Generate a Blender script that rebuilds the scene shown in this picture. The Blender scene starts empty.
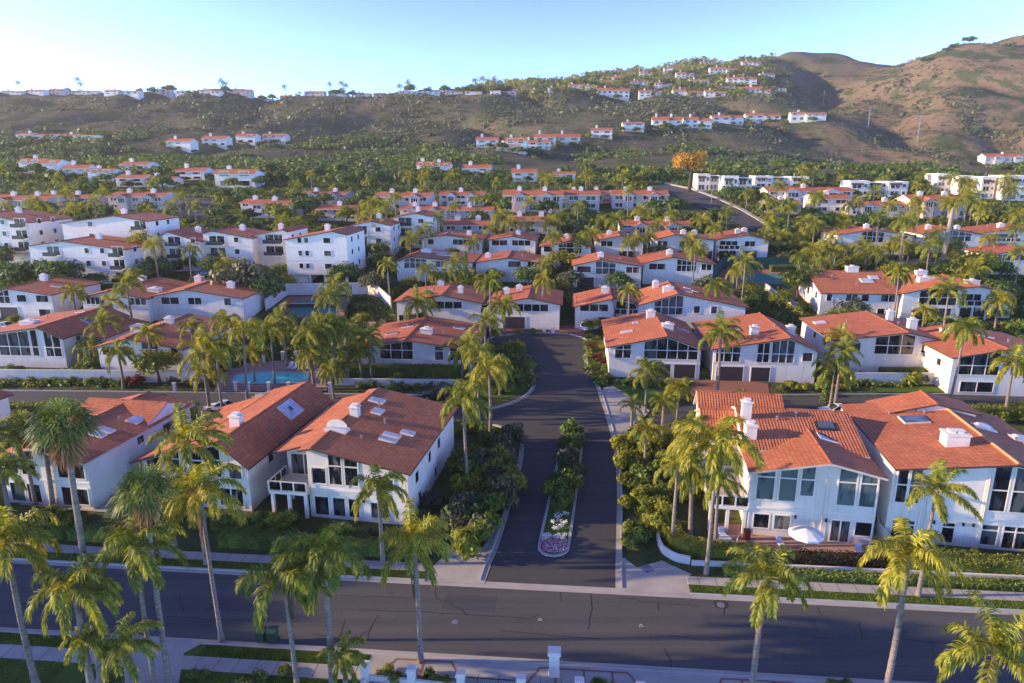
import bpy, bmesh, math, random
import numpy as np
from mathutils import Vector, Matrix, noise
R = math.radians
rnd = random.Random(7)
scene = bpy.context.scene
COL = scene.collection
# ------------------------------------------------------------------ camera
CH, PITCH, F, CX, CY = 36.0, R(14.5), 683.0, 512.0, 341.5
cam = bpy.data.cameras.new('camera'); cam_o = bpy.data.objects.new('camera', cam); COL.objects.link(cam_o)
cam_o.location = (0, 0, CH); cam_o.rotation_euler = (R(90) - PITCH, 0, 0)
cam.sensor_width = 36; cam.lens = 36 * F / 1024; cam.clip_start = 0.5; cam.clip_end = 9000
scene.camera = cam_o
CP, SP = math.cos(PITCH), math.sin(PITCH)
def ray(px, py):
    a = (px - CX) / F; b = (CY - py) / F
    return Vector((a, CP + b * SP, -SP + b * CP))
def proj(p):
    d = p[1] * CP - (p[2] - CH) * SP
    u = p[1] * SP + (p[2] - CH) * CP
    if d < 0.1: return (9999, 9999)
    return (CX + F * p[0] / d, CY - F * u / d)
def depth(p): return p[1] * CP - (p[2] - CH) * SP
# ------------------------------------------------------------------ terrain height field
PROF_Y = [-200, 58, 62, 88, 95, 105, 120, 132, 145, 165, 190, 220, 260, 300, 350]
PROF_Z = [0, 0, .25, 1.0, 1.4, 2.0, 3.2, 4.2, 6, 9, 12, 16, 21, 26, 31.5]
TX = [-300, 0, 256, 400, 512, 600, 680, 768, 812, 870, 930, 1000, 1100, 1400]
TY = [450, 560, 700, 850, 1000, 1300]
TP = {-300: [160, 142, 118, 93, None, None], 0: [160, 142, 118, 93, None, None], 256: [160, 143, 120, 93, None, None],
      400: [162, 147, 125, 95, None, None], 512: [160, 143, 120, 97, 87, 82], 600: [160, 140, 117, 97, 85, 75],
      680: [160, 136, 114, 96, 82, 64], 768: [162, 140, 117, 99, 86, 54], 812: [166, 145, 121, 117, 103, 56],
      870: [169, 152, 131, 105, 76, 62], 930: [171, 155, 120, 76, 44, None], 1000: [172, 158, 116, 66, 34, None],
      1100: [172, 158, 112, 64, 30, None], 1400: [172, 158, 112, 64, 30, None]}
def zpix(y, Y):
    e = math.atan((CY - y) / F) - PITCH
    return CH + Y * math.tan(e)
cols = []
for x in TX:
    ys = list(PROF_Y); zs = list(PROF_Z); last = zs[-1]
    for Y, p in zip(TY, TP[x]):
        z = last + 1.5 if p is None else zpix(p, Y)
        ys.append(Y); zs.append(z); last = z
    ys += [1700, 2700, 4000]; zs += [last + 1, last - 2, last - 60]
    cols.append((ys, zs))
GY = np.concatenate([np.arange(-70, 172, 1.6), np.geomspace(173, 1750, 175)])
GU = np.linspace(-1.06, 1.06, 241)
TU = np.array([(x - CX) / F for x in TX])
prof = np.array([np.interp(GY, c[0], c[1]) for c in cols])
GXW = np.maximum(GY, 0) * 0.93 + 90
Z = np.zeros((len(GY), len(GU)))
for i, Y in enumerate(GY):
    X = GU * GXW[i]
    u = np.clip(X / max(Y, 60), TU[0], TU[-1])
    Z[i] = np.interp(u, TU, prof[:, i])
def smooth(A, n):
    for _ in range(n):
        B = A.copy()
        B[1:-1] = (A[:-2] + 2 * A[1:-1] + A[2:]) / 4
        A = B.copy()
        A[:, 1:-1] = (B[:, :-2] + 2 * B[:, 1:-1] + B[:, 2:]) / 4
    return A
far = smooth(Z, 5); wmix = np.clip((GY - 280) / 120, 0, 1)[:, None]
Z = smooth(Z, 2) * (1 - wmix) + far * wmix
for i, Y in enumerate(GY):
    if Y < 300: continue
    k = min(1, (Y - 300) / 250)
    for j in range(len(GU)):
        X = GU[j] * GXW[i]
        p = Vector((X / 150, Y / 210, 0.3))
        rg = 1 - abs(noise.noise(p + Vector((5, 2, 0)))) * 2
        n = noise.noise(p * 2.7) * 5 + noise.noise(p * 7) * 2.2
        Z[i, j] += k * (n - rg * rg * 15 * min(1, max(0, (Y - 330) / 200)) + 6)
    # the right-hand hill carries long erosion gullies
def H(x, y):
    y = min(max(y, GY[0]), GY[-1] - 1)
    i = int(np.searchsorted(GY, y) - 1); i = max(0, min(i, len(GY) - 2))
    t = (y - GY[i]) / (GY[i + 1] - GY[i])
    r = []
    for k in (i, i + 1):
        f = (x / GXW[k] - GU[0]) / (GU[1] - GU[0]); f = min(max(f, 0), len(GU) - 1.001)
        j = int(f); s = f - j
        r.append(Z[k, j] * (1 - s) + Z[k, j + 1] * s)
    return float(r[0] * (1 - t) + r[1] * t)
def at(px, py, h=0.0, far=2800):
    """ground point (raised by h) seen at that pixel of the survey view"""
    d = ray(px, py); t = 25.0; prev = t
    while t < far:
        p = Vector((0, 0, CH)) + d * t
        if p.z < H(p.x, p.y) + h:
            lo, hi = prev, t
            for _ in range(18):
                m = (lo + hi) / 2; p = Vector((0, 0, CH)) + d * m
                if p.z < H(p.x, p.y) + h: hi = m
                else: lo = m
            return Vector((p.x, p.y, H(p.x, p.y)))
        prev = t; t += max(0.6, t * 0.008)
    p = Vector((0, 0, CH)) + d * 900
    return Vector((p.x, p.y, H(p.x, p.y)))
def aty(px, Y):
    X = (px - CX) / F * (Y * CP + (CH - H(0, Y)) * SP)
    return Vector((X, Y, H(X, Y)))
# ------------------------------------------------------------------ mesh helper
class MB:
    def __init__(s): s.v = []; s.f = []; s.m = []; s.uv = {}
    def add(s, pts, mi=0, uv=None):
        b = len(s.v); s.v += [tuple(p) for p in pts]; s.f.append(tuple(range(b, b + len(pts)))); s.m.append(mi)
        if uv: s.uv[len(s.f) - 1] = uv
    def box(s, x0, x1, y0, y1, z0, z1, mi=0, top=None):
        b = len(s.v)
        s.v += [(x, y, z) for z in (z0, z1) for y in (y0, y1) for x in (x0, x1)]
        for q in ((0, 2, 3, 1), (4, 5, 7, 6), (0, 1, 5, 4), (1, 3, 7, 5), (3, 2, 6, 7), (2, 0, 4, 6)):
            s.f.append(tuple(b + i for i in q)); s.m.append(mi)
        if top is not None: s.m[-5] = top
    def obox(s, o, ax, ay, az, mi=0):
        """box from a corner and three edge vectors"""
        o = Vector(o); ax = Vector(ax); ay = Vector(ay); az = Vector(az); b = len(s.v)
        s.v += [tuple(o + ax * i + ay * j + az * k) for k in (0, 1) for j in (0, 1) for i in (0, 1)]
        for q in ((0, 2, 3, 1), (4, 5, 7, 6), (0, 1, 5, 4), (1, 3, 7, 5), (3, 2, 6, 7), (2, 0, 4, 6)):
            s.f.append(tuple(b + i for i in q)); s.m.append(mi)
    def slab(s, top, th, mi=0, me=None, uv=None):
        me = mi if me is None else me
        n = len(top); top = [Vector(p) for p in top]; bot = [p - Vector((0, 0, th)) for p in top]
        s.add(top, mi, uv); s.add(bot[::-1], me)
        for i in range(n):
            j = (i + 1) % n
            s.add([top[j], top[i], bot[i], bot[j]], me)
    def prism_y(s, poly, y0, y1, mi=0):
        """poly of (x, z), counter-clockwise seen from -y"""
        n = len(poly)
        s.add([(x, y0, z) for x, z in poly], mi); s.add([(x, y1, z) for x, z in poly][::-1], mi)
        for i in range(n):
            (xa, za), (xb, zb) = poly[i], poly[(i + 1) % n]
            s.add([(xb, y0, zb), (xa, y0, za), (xa, y1, za), (xb, y1, zb)], mi)
    def prism_x(s, poly, x0, x1, mi=0):
        n = len(poly)
        s.add([(x1, y, z) for y, z in poly], mi); s.add([(x0, y, z) for y, z in poly][::-1], mi)
        for i in range(n):
            (ya, za), (yb, zb) = poly[i], poly[(i + 1) % n]
            s.add([(x1, yb, zb), (x1, ya, za), (x0, ya, za), (x0, yb, zb)], mi)
    def tube(s, pts, rad, n=8, mi=0, cap=True):
        pts = [Vector(p) for p in pts]; b = len(s.v)
        for i, p in enumerate(pts):
            d = (pts[min(i + 1, len(pts) - 1)] - pts[max(i - 1, 0)]).normalized()
            u = d.orthogonal().normalized() if abs(d.z) < 0.95 else Vector((1, 0, 0))
            u = (u - d * u.dot(d)).normalized(); w = d.cross(u)
            for k in range(n):
                a = 2 * math.pi * k / n
                s.v.append(tuple(p + (u * math.cos(a) + w * math.sin(a)) * rad[i]))
        for i in range(len(pts) - 1):
            for k in range(n):
                k2 = (k + 1) % n
                s.f.append((b + i * n + k, b + i * n + k2, b + (i + 1) * n + k2, b + (i + 1) * n + k)); s.m.append(mi)
        if cap:
            s.f.append(tuple(b + (len(pts) - 1) * n + k for k in range(n))); s.m.append(mi)
            s.f.append(tuple(b + k for k in range(n))[::-1]); s.m.append(mi)
    def mesh(s, name, mats, smooth=False):
        me = bpy.data.meshes.new(name); me.from_pydata(s.v, [], s.f)
        for m in (mats if isinstance(mats, (list, tuple)) else [mats]): me.materials.append(m)
        if any(s.m): me.polygons.foreach_set('material_index', s.m)
        if s.uv:
            ul = me.uv_layers.new(name='uv').data
            for fi, uvs in s.uv.items():
                ls = me.polygons[fi].loop_start
                for k, c in enumerate(uvs): ul[ls + k].uv = c
        if smooth: me.polygons.foreach_set('use_smooth', [True] * len(me.polygons))
        me.update(); return me
    def build(s, name, mats, parent=None, smooth=False, loc=None):
        return link(name, s.mesh(name, mats, smooth), parent, loc)
def link(name, me, parent=None, loc=None):
    o = bpy.data.objects.new(name, me); COL.objects.link(o)
    if parent: o.parent = parent
    if loc is not None: o.location = loc
    return o
def tag(o, label, cat, group=None, kind=None):
    if label: o['label'] = label
    if cat: o['category'] = cat
    if group: o['group'] = group
    if kind: o['kind'] = kind
    return o
def empty(name, loc, rz=0):
    o = bpy.data.objects.new(name, None); COL.objects.link(o); o.location = loc; o.rotation_euler = (0, 0, rz)
    o.empty_display_size = 0.3; return o
def dup(root, loc, rz=0, scale=1.0):
    r = root.copy(); COL.objects.link(r); r.location = loc; r.rotation_euler = (0, 0, rz)
    r.scale = (scale,) * 3 if not isinstance(scale, tuple) else scale
    for k in ('label', 'group'):
        if k in r: del r[k]
    for ch in root.children:
        c = ch.copy(); COL.objects.link(c); c.parent = r
        for g in ch.children:
            e = g.copy(); COL.objects.link(e); e.parent = c
    return r
def setting(o, kind='structure'): o['kind'] = kind; return o
# ------------------------------------------------------------------ materials
def mat(name):
    m = bpy.data.materials.new(name); m.use_nodes = True; nt = m.node_tree
    b = nt.nodes['Principled BSDF']; return m, nt, b
def N(nt, t, **kw):
    n = nt.nodes.new(t)
    for k, v in kw.items():
        if k in n.inputs.keys(): n.inputs[k].default_value = v
        else: setattr(n, k, v)
    return n
def coords(nt, scale=(1, 1, 1), kind='Object'):
    c = N(nt, 'ShaderNodeTexCoord'); mp = N(nt, 'ShaderNodeMapping'); mp.inputs['Scale'].default_value = scale
    nt.links.new(c.outputs[kind], mp.inputs['Vector']); return mp.outputs['Vector']
def ramp(nt, src, stops):
    r = N(nt, 'ShaderNodeValToRGB'); e = r.color_ramp.elements
    while len(e) < len(stops): e.new(0.5)
    for k, (p, c) in enumerate(stops): e[k].position = p; e[k].color = (*c, 1) if len(c) == 3 else c
    nt.links.new(src, r.inputs['Fac']); return r.outputs['Color']
def mix(nt, fac, a, b, mode='MIX'):
    n = N(nt, 'ShaderNodeMix', data_type='RGBA', blend_type=mode)
    for sock, v in ((0, fac), (6, a), (7, b)):
        if isinstance(v, (int, float)): n.inputs[sock].default_value = v
        elif isinstance(v, tuple): n.inputs[sock].default_value = (*v, 1)
        else: nt.links.new(v, n.inputs[sock])
    return n.outputs[2]
def noise_fac(nt, vec, scale, detail=4, rough=.55):
    n = N(nt, 'ShaderNodeTexNoise'); n.inputs['Scale'].default_value = scale; n.inputs['Detail'].default_value = detail
    n.inputs['Roughness'].default_value = rough; nt.links.new(vec, n.inputs['Vector']); return n.outputs['Fac']
def bump(nt, b, height, strength=.3, dist=.05):
    n = N(nt, 'ShaderNodeBump'); n.inputs['Strength'].default_value = strength; n.inputs['Distance'].default_value = dist
    nt.links.new(height, n.inputs['Height']); nt.links.new(n.outputs['Normal'], b.inputs['Normal'])
def simple(name, ca, cb, scale=2.0, rough=.8, metal=0, bs=0, kind='Object', spec=None, detail=4):
    m, nt, b = mat(name); v = coords(nt, kind=kind); f = noise_fac(nt, v, scale, detail)
    nt.links.new(ramp(nt, f, [(.32, ca), (.68, cb)]), b.inputs['Base Color'])
    b.inputs['Roughness'].default_value = rough; b.inputs['Metallic'].default_value = metal
    if spec is not None: b.inputs['Specular IOR Level'].default_value = spec
    if bs: bump(nt, b, f, bs)
    if 'stucco' in name:
        st_ = noise_fac(nt, coords(nt, (1.6, 1.6, .16)), 1.0, 5, .65); sp = noise_fac(nt, coords(nt), .9, 6, .7)
        old = b.inputs['Base Color'].links[0].from_socket
        c = mix(nt, ramp(nt, st_, [(.52, (0,) * 3), (.78, (.45,) * 3)]), old, tuple(x * .62 for x in ca)); c = mix(nt, ramp(nt, sp, [(.55, (0,) * 3), (.75, (.3,) * 3)]), c, tuple(x * .72 for x in ca)); nt.links.new(c, b.inputs['Base Color'])
    return m
M = {}
M['stucco'] = simple('white_stucco', (.76, .685, .575), (.83, .755, .64), .7, .9, bs=.1)
M['stucco_warm'] = simple('cream_stucco', (.66, .60, .52), (.74, .68, .59), .7, .9)
M['stucco_pink'] = simple('sand_stucco', (.56, .47, .41), (.64, .54, .47), .5, .9)
M['trim'] = simple('white_trim', (.78, .71, .61), (.83, .76, .66), 1, .6)
M['brown'] = simple('brown_timber', (.06, .032, .022), (.10, .055, .036), 3, .7)
M['cream'] = simple('cream_fascia', (.58, .50, .42), (.68, .60, .5), 2, .7)
M['garage'] = simple('dark_garage_door', (.035, .022, .02), (.05, .032, .03), 2, .6)
M['concrete'] = simple('concrete', (.34, .315, .275), (.43, .40, .35), .5, .9, bs=.1)
M['kerb'] = simple('kerb_concrete', (.38, .365, .34), (.48, .46, .43), .9, .9)
M['wallwhite'] = simple('white_wall_render', (.64, .58, .50), (.75, .69, .60), .4, .9)
M['ridge'] = simple('pale_ridge_tile', (.50, .25, .10), (.6, .33, .14), 3, .8)
M['brick'] = simple('red_brick_paving', (.22, .09, .06), (.33, .14, .10), 6, .9)
M['paver'] = simple('pink_paving', (.34, .20, .16), (.43, .27, .22), 1.5, .9)
M['metal'] = simple('black_metal', (.012, .012, .013), (.02, .02, .02), 3, .5)
M['grey_metal'] = simple('grey_metal', (.25, .26, .27), (.33, .34, .35), 3, .5, .6)
M['tar'] = simple('tar_seal', (.010, .010, .011), (.016, .016, .017), 2, .7)
M['bin'] = simple('green_plastic', (.015, .05, .032), (.02, .065, .04), 3, .5)
M['canvas'] = simple('white_canvas', (.72, .72, .72), (.8, .8, .8), 3, .8)
M['soil'] = simple('mulch', (.06, .038, .025), (.13, .085, .055), 3, 1)
M['flower_pink'] = simple('pink_petals', (.48, .05, .16), (.62, .22, .30), 9, .7)
M['flower_white'] = simple('white_petals', (.70, .68, .62), (.8, .78, .74), 9, .7)
M['tactile'] = simple('blue_grey_tactile_paving', (.13, .16, .21), (.17, .20, .26), 3, .8)
M['court_green'] = simple('green_court', (.05, .21, .16), (.07, .25, .19), .4, .8)
M['court_red'] = simple('red_court', (.38, .13, .11), (.45, .16, .13), .4, .8)
M['screen'] = simple('green_windscreen', (.02, .085, .06), (.03, .11, .075), 1, .9)
M['line'] = simple('white_paint', (.7, .7, .68), (.78, .78, .76), 2, .7)
M['blue_paint'] = simple('blue_paint', (.03, .2, .33), (.04, .26, .42), 2, .7)
M['rubber'] = simple('rubber', (.012, .012, .012), (.02, .02, .02), 3, .8)
M['alloy'] = simple('alloy', (.4, .4, .41), (.5, .5, .5), 3, .35, .8)
M['red_light'] = simple('red_lens', (.3, .01, .01), (.4, .02, .02), 3, .3)
M['white_lens'] = simple('clear_lens', (.6, .6, .62), (.7, .7, .72), 3, .2)
for nm, c in (('black', (.01, .01, .012)), ('navy', (.02, .028, .05)), ('silver', (.36, .38, .42)), ('white', (.74, .75, .76)), ('grey', (.10, .11, .12)), ('red', (.25, .03, .03))):
    m, nt, b = mat('car_paint_' + nm); b.inputs['Base Color'].default_value = (*c, 1); b.inputs['Roughness'].default_value = .3
    f = noise_fac(nt, coords(nt), 4); nt.links.new(ramp(nt, f, [(.3, (.26,) * 3), (.7, (.36,) * 3)]), b.inputs['Roughness']); b.inputs['Coat Weight'].default_value = .5
    M['car_' + nm] = m
def asphalt(name, a, c, patch):
    m, nt, b = mat(name); v = coords(nt, kind='Object')
    f1 = noise_fac(nt, v, .12, 5, .6); f2 = noise_fac(nt, v, 9, 3); f3 = noise_fac(nt, coords(nt, (.05, .6, 1)), 1.0, 4)
    base = ramp(nt, f1, [(.3, a), (.7, c)]); base = mix(nt, .35, base, ramp(nt, f2, [(.3, tuple(x * .6 for x in a)), (.7, tuple(x * 1.25 for x in c))]))
    base = mix(nt, ramp(nt, f3, [(.60, (0,) * 3), (.75, (.45,) * 3)]), base, patch)
    f4 = noise_fac(nt, coords(nt, (.018, .9, 1)), 1.0, 5, .65); f5 = noise_fac(nt, v, .8, 6, .7)
    base = mix(nt, ramp(nt, f4, [(.42, (.38,) * 3), (.58, (0,) * 3)]), base, tuple(x * .62 for x in a))
    base = mix(nt, ramp(nt, f5, [(.6, (0,) * 3), (.72, (.4,) * 3)]), base, tuple(x * .6 for x in a))
    nt.links.new(base, b.inputs['Base Color']); b.inputs['Roughness'].default_value = .85; b.inputs['Specular IOR Level'].default_value = .3
    bump(nt, b, f2, .25, .02); return m
M['asphalt'] = asphalt('asphalt', (.080, .078, .076), (.104, .101, .098), (.138, .133, .128))
M['asphalt_new'] = asphalt('slurry_asphalt', (.066, .064, .063), (.084, .082, .08), (.10, .098, .095))
M['patch'] = asphalt('asphalt_patch', (.062, .065, .07), (.082, .085, .09), (.10, .10, .105))
def glass(name, dark, light, thr=.55):
    m, nt, b = mat(name); v = coords(nt, (1, 1, .35)); oi = N(nt, 'ShaderNodeObjectInfo')
    ad = N(nt, 'ShaderNodeVectorMath', operation='ADD'); nt.links.new(v, ad.inputs[0]); nt.links.new(oi.outputs['Random'], ad.inputs[1])
    f = noise_fac(nt, ad.outputs[0], 1.1, 2)
    nt.links.new(ramp(nt, f, [(thr - .06, dark), (thr + .02, light)]), b.inputs['Base Color'])
    b.inputs['Roughness'].default_value = .06; b.inputs['Specular IOR Level'].default_value = .6; return m
M['glass'] = glass('window_glass', (.010, .012, .014), (.05, .055, .055), .56)
M['glass_b'] = glass('window_glass_blinds', (.014, .017, .02), (.22, .20, .17), .60)
M['glass_c'] = glass('window_glass_curtain', (.012, .018, .02), (.09, .10, .095), .46)
M['glass_teal'] = glass('curtained_window_glass', (.05, .085, .08), (.12, .17, .155), .46)
M['glass_sky'] = glass('skylight_glass', (.05, .07, .10), (.10, .13, .17), .5)
M['glass_white'] = glass('domed_skylight', (.42, .45, .48), (.55, .57, .6), .5)
m, nt, b = mat('roof_tiles')
uvn = N(nt, 'ShaderNodeUVMap'); uvv = uvn.outputs['UV']
br = N(nt, 'ShaderNodeTexBrick'); nt.links.new(uvv, br.inputs['Vector'])
for k, v in (('Scale', 1), ('Brick Width', .32), ('Row Height', .45), ('Mortar Size', .025), ('Mortar Smooth', .6), ('Bias', 0)): br.inputs[k].default_value = v
br.offset = 0; br.inputs['Color1'].default_value = (.50, .135, .05, 1); br.inputs['Color2'].default_value = (.66, .205, .075, 1); br.inputs['Mortar'].default_value = (.20, .055, .033, 1)
ov = coords(nt); f = noise_fac(nt, ov, .35, 5); f2 = noise_fac(nt, coords(nt, (1, 1, 1)), 2.5, 4)
oi = N(nt, 'ShaderNodeObjectInfo')
tint = ramp(nt, oi.outputs['Random'], [(0, (.9, .86, .85)), (.5, (1, 1, 1)), (1, (1.0, 1.08, 1.06))])
c = mix(nt, 1.0, br.outputs['Color'], ramp(nt, f, [(.3, (.82, .78, .76)), (.7, (1.1, 1.1, 1.06))]), 'MULTIPLY')
c = mix(nt, ramp(nt, f2, [(.62, (0,) * 3), (.74, (.5,) * 3)]), c, (.20, .075, .055))
c = mix(nt, 1.0, c, tint, 'MULTIPLY')
nt.links.new(c, b.inputs['Base Color']); b.inputs['Roughness'].default_value = .8
wv = N(nt, 'ShaderNodeTexWave', wave_type='BANDS', bands_direction='X', wave_profile='SIN'); wv.inputs['Scale'].default_value = 1 / .32 * .31831 * 3.14159 / 3.14159
wv.inputs['Scale'].default_value = 0.98; nt.links.new(uvv, wv.inputs['Vector'])
sx = N(nt, 'ShaderNodeSeparateXYZ'); nt.links.new(uvv, sx.inputs[0])
mm = N(nt, 'ShaderNodeMath', operation='MULTIPLY'); nt.links.new(sx.outputs['X'], mm.inputs[0]); mm.inputs[1].default_value = 2 * math.pi / .32
sn = N(nt, 'ShaderNodeMath', operation='SINE'); nt.links.new(mm.outputs[0], sn.inputs[0])
fr = N(nt, 'ShaderNodeMath', operation='MULTIPLY_ADD'); nt.links.new(br.outputs['Fac'], fr.inputs[0]); fr.inputs[1].default_value = -.6; nt.links.new(sn.outputs[0], fr.inputs[2])
bump(nt, b, fr.outputs[0], .55, .06)
nt.nodes.remove(wv); M['tile'] = m
def leaf(name, c1, c2, c3, trans=.35, tcol=None, nscale=.5):
    m, nt, b = mat(name); out = nt.nodes['Material Output']
    g = N(nt, 'ShaderNodeNewGeometry'); oi = N(nt, 'ShaderNodeObjectInfo')
    f = noise_fac(nt, coords(nt), nscale, 3)
    col = ramp(nt, g.outputs['Random Per Island'], [(0, c1), (.55, c2), (1, c3)])
    col = mix(nt, 1.0, col, ramp(nt, f, [(.35, (.62, .66, .62)), (.65, (1.22, 1.18, 1.05))]), 'MULTIPLY')
    col = mix(nt, 1.0, col, ramp(nt, oi.outputs['Random'], [(0, (.78, .84, .85)), (.5, (1, 1, 1)), (1, (1.25, 1.12, .9))]), 'MULTIPLY')
    nt.links.new(col, b.inputs['Base Color']); b.inputs['Roughness'].default_value = .55; b.inputs['Specular IOR Level'].default_value = .3
    tr = N(nt, 'ShaderNodeBsdfTranslucent'); nt.links.new(mix(nt, 1.0, col, tcol or (1.5, 1.35, .55), 'MULTIPLY'), tr.inputs['Color'])
    ms = N(nt, 'ShaderNodeMixShader'); ms.inputs[0].default_value = trans
    nt.links.new(b.outputs[0], ms.inputs[1]); nt.links.new(tr.outputs[0], ms.inputs[2]); nt.links.new(ms.outputs[0], out.inputs['Surface']); return m
M['palm'] = leaf('queen_palm_leaf', (0.138, 0.1955, 0.0322), (0.2875, 0.3105, 0.0437), (0.529, 0.46, 0.0633), .42, (1.45, 1.3, .4))
M['fan'] = leaf('fan_palm_leaf', (0.09, 0.156, 0.0408), (0.156, 0.216, 0.048), (0.288, 0.276, 0.066), .35)
M['dead'] = leaf('dead_frond', (.17, .10, .05), (.25, .15, .075), (.34, .22, .11), .3, (1.2, .9, .6))
M['shrub'] = leaf('shrub_leaf', (0.078, 0.143, 0.0312), (0.1365, 0.2145, 0.0429), (0.247, 0.3055, 0.0624), .3)
M['shrub_light'] = leaf('light_shrub_leaf', (0.1344, 0.1848, 0.0246), (0.2184, 0.252, 0.0358), (0.336, 0.3136, 0.0504), .35)
M['shrub_grey'] = leaf('grey_green_leaf', (.075, .095, .06), (.115, .135, .08), (.17, .18, .115), .25)
M['tree'] = leaf('dark_tree_leaf', (0.0585, 0.1105, 0.0286), (0.104, 0.169, 0.0416), (0.1885, 0.247, 0.0624), .3)
M['hedge'] = leaf('hedge_leaf', (0.072, 0.126, 0.024), (0.12, 0.186, 0.0312), (0.204, 0.258, 0.0432), .3)
M['red_hedge'] = leaf('red_hedge_leaf', (.06, .03, .014), (.10, .05, .02), (.09, .08, .025), .3, (1.4, 1, .6))
M['orange'] = leaf('orange_leaf', (.42, .22, .03), (.58, .34, .045), (.7, .44, .07), .4, (1.3, 1, .5))
M['magenta'] = leaf('bougainvillea_leaf', (.12, .012, .02), (.22, .02, .035), (.06, .06, .02), .3, (1.2, .8, .8))
M['scrub'] = leaf('scrub_leaf', (0.077, 0.099, 0.0495), (0.121, 0.1408, 0.0715), (0.187, 0.187, 0.11), .2, (1.2, 1.2, .7), .05)
M['trunk'] = simple('palm_trunk', (.16, .115, .085), (.28, .22, .17), 5, .95, bs=.5, detail=6)
def rings(name, ca, cb):
    m, nt, b = mat(name); f = noise_fac(nt, coords(nt, (.6, .6, 70)), 1.0, 3, .6); f2 = noise_fac(nt, coords(nt, (3, 3, 14)), 1.0, 5, .7)
    c = mix(nt, .55, ramp(nt, f, [(.38, tuple(x * .55 for x in ca)), (.6, cb)]), ramp(nt, f2, [(.3, tuple(x * .7 for x in ca)), (.7, cb)]))
    nt.links.new(c, b.inputs['Base Color']); b.inputs['Roughness'].default_value = .95; bump(nt, b, f, .8, .04); return m
M['trunk'] = rings('palm_trunk_bark', (.17, .125, .10), (.33, .265, .215))
M['bark'] = simple('bark', (.06, .045, .032), (.12, .09, .065), 4, .95, bs=.4)
def lawn(name, a, c):
    m, nt, b = mat(name); v = coords(nt); f1 = noise_fac(nt, v, .5, 5, .65); f2 = noise_fac(nt, v, 14, 4)
    col = mix(nt, .5, ramp(nt, f1, [(.3, a), (.7, c)]), ramp(nt, f2, [(.3, tuple(x * .55 for x in a)), (.7, tuple(x * 1.3 for x in c))]))
    nt.links.new(col, b.inputs['Base Color']); b.inputs['Roughness'].default_value = .9; b.inputs['Specular IOR Level'].default_value = .1
    bump(nt, b, f2, .8, .06); return m
M['lawn'] = lawn('lawn', (.06, .115, .022), (.10, .17, .03))
m, nt, b = mat('pool_water'); f = noise_fac(nt, coords(nt, (1, 2, 1)), 1.3, 3)
nt.links.new(ramp(nt, f, [(.35, (.02, .46, .40)), (.7, (.06, .62, .54))]), b.inputs['Base Color']); b.inputs['Specular IOR Level'].default_value = .15; b.inputs['Roughness'].default_value = .12; bump(nt, b, f, .15, .05); M['water'] = m
# ground: planted soil near, chaparral and dry grass on the slopes
m, nt, b = mat('ground_cover')
v = coords(nt, kind='Object'); sep = N(nt, 'ShaderNodeSeparateXYZ'); nt.links.new(v, sep.inputs[0])
n1 = noise_fac(nt, v, .012, 6, .62); n2 = noise_fac(nt, v, .05, 6, .7); n3 = noise_fac(nt, v, .6, 4); n4 = noise_fac(nt, coords(nt, (1, .45, 1)), .022, 5, .6)
near = mix(nt, .5, ramp(nt, n3, [(.3, (.05, .075, .025)), (.6, (.085, .11, .04)), (.78, (.15, .12, .078))]), ramp(nt, n2, [(.35, (.045, .07, .02)), (.65, (.12, .115, .055))]))
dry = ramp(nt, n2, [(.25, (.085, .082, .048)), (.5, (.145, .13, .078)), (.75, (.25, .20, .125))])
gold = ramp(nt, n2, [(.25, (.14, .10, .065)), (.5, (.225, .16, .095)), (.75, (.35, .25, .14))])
grn = ramp(nt, n3, [(.3, (.04, .062, .024)), (.7, (.085, .105, .042))])
def mrange(src, a, c):
    r = N(nt, 'ShaderNodeMapRange'); r.inputs['From Min'].default_value = a; r.inputs['From Max'].default_value = c; nt.links.new(src, r.inputs['Value']); return r.outputs[0]
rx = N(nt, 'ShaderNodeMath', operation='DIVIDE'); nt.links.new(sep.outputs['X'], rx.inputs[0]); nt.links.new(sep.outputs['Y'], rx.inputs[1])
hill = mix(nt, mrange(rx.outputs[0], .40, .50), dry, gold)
veg = mix(nt, ramp(nt, n4, [(.53, (0,) * 3), (.60, (1,) * 3)]), hill, grn)
veg = mix(nt, ramp(nt, n2, [(.52, (0,) * 3), (.60, (.8,) * 3)]), veg, grn)
n5 = noise_fac(nt, v, .28, 5, .75)
sp_ = ramp(nt, n5, [(.47, (0,) * 3), (.58, (.7,) * 3)]); sp_ = mix(nt, mrange(rx.outputs[0], .36, .48), sp_, (0, 0, 0))
veg = mix(nt, sp_, veg, (.085, .082, .05))
n6 = noise_fac(nt, coords(nt, (1, .35, 1)), .035, 6, .6)
veg = mix(nt, ramp(nt, n6, [(.54, (0,) * 3), (.60, (.85,) * 3)]), veg, grn)
col = mix(nt, mrange(sep.outputs['Y'], 300, 420), near, veg)
nt.links.new(col, b.inputs['Base Color']); b.inputs['Roughness'].default_value = 1; b.inputs['Specular IOR Level'].default_value = .05
hb = N(nt, 'ShaderNodeMath', operation='ADD'); nt.links.new(n2, hb.inputs[0]); nt.links.new(n3, hb.inputs[1]); bump(nt, b, n2, .5, 4.0)
M['ground'] = m
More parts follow.
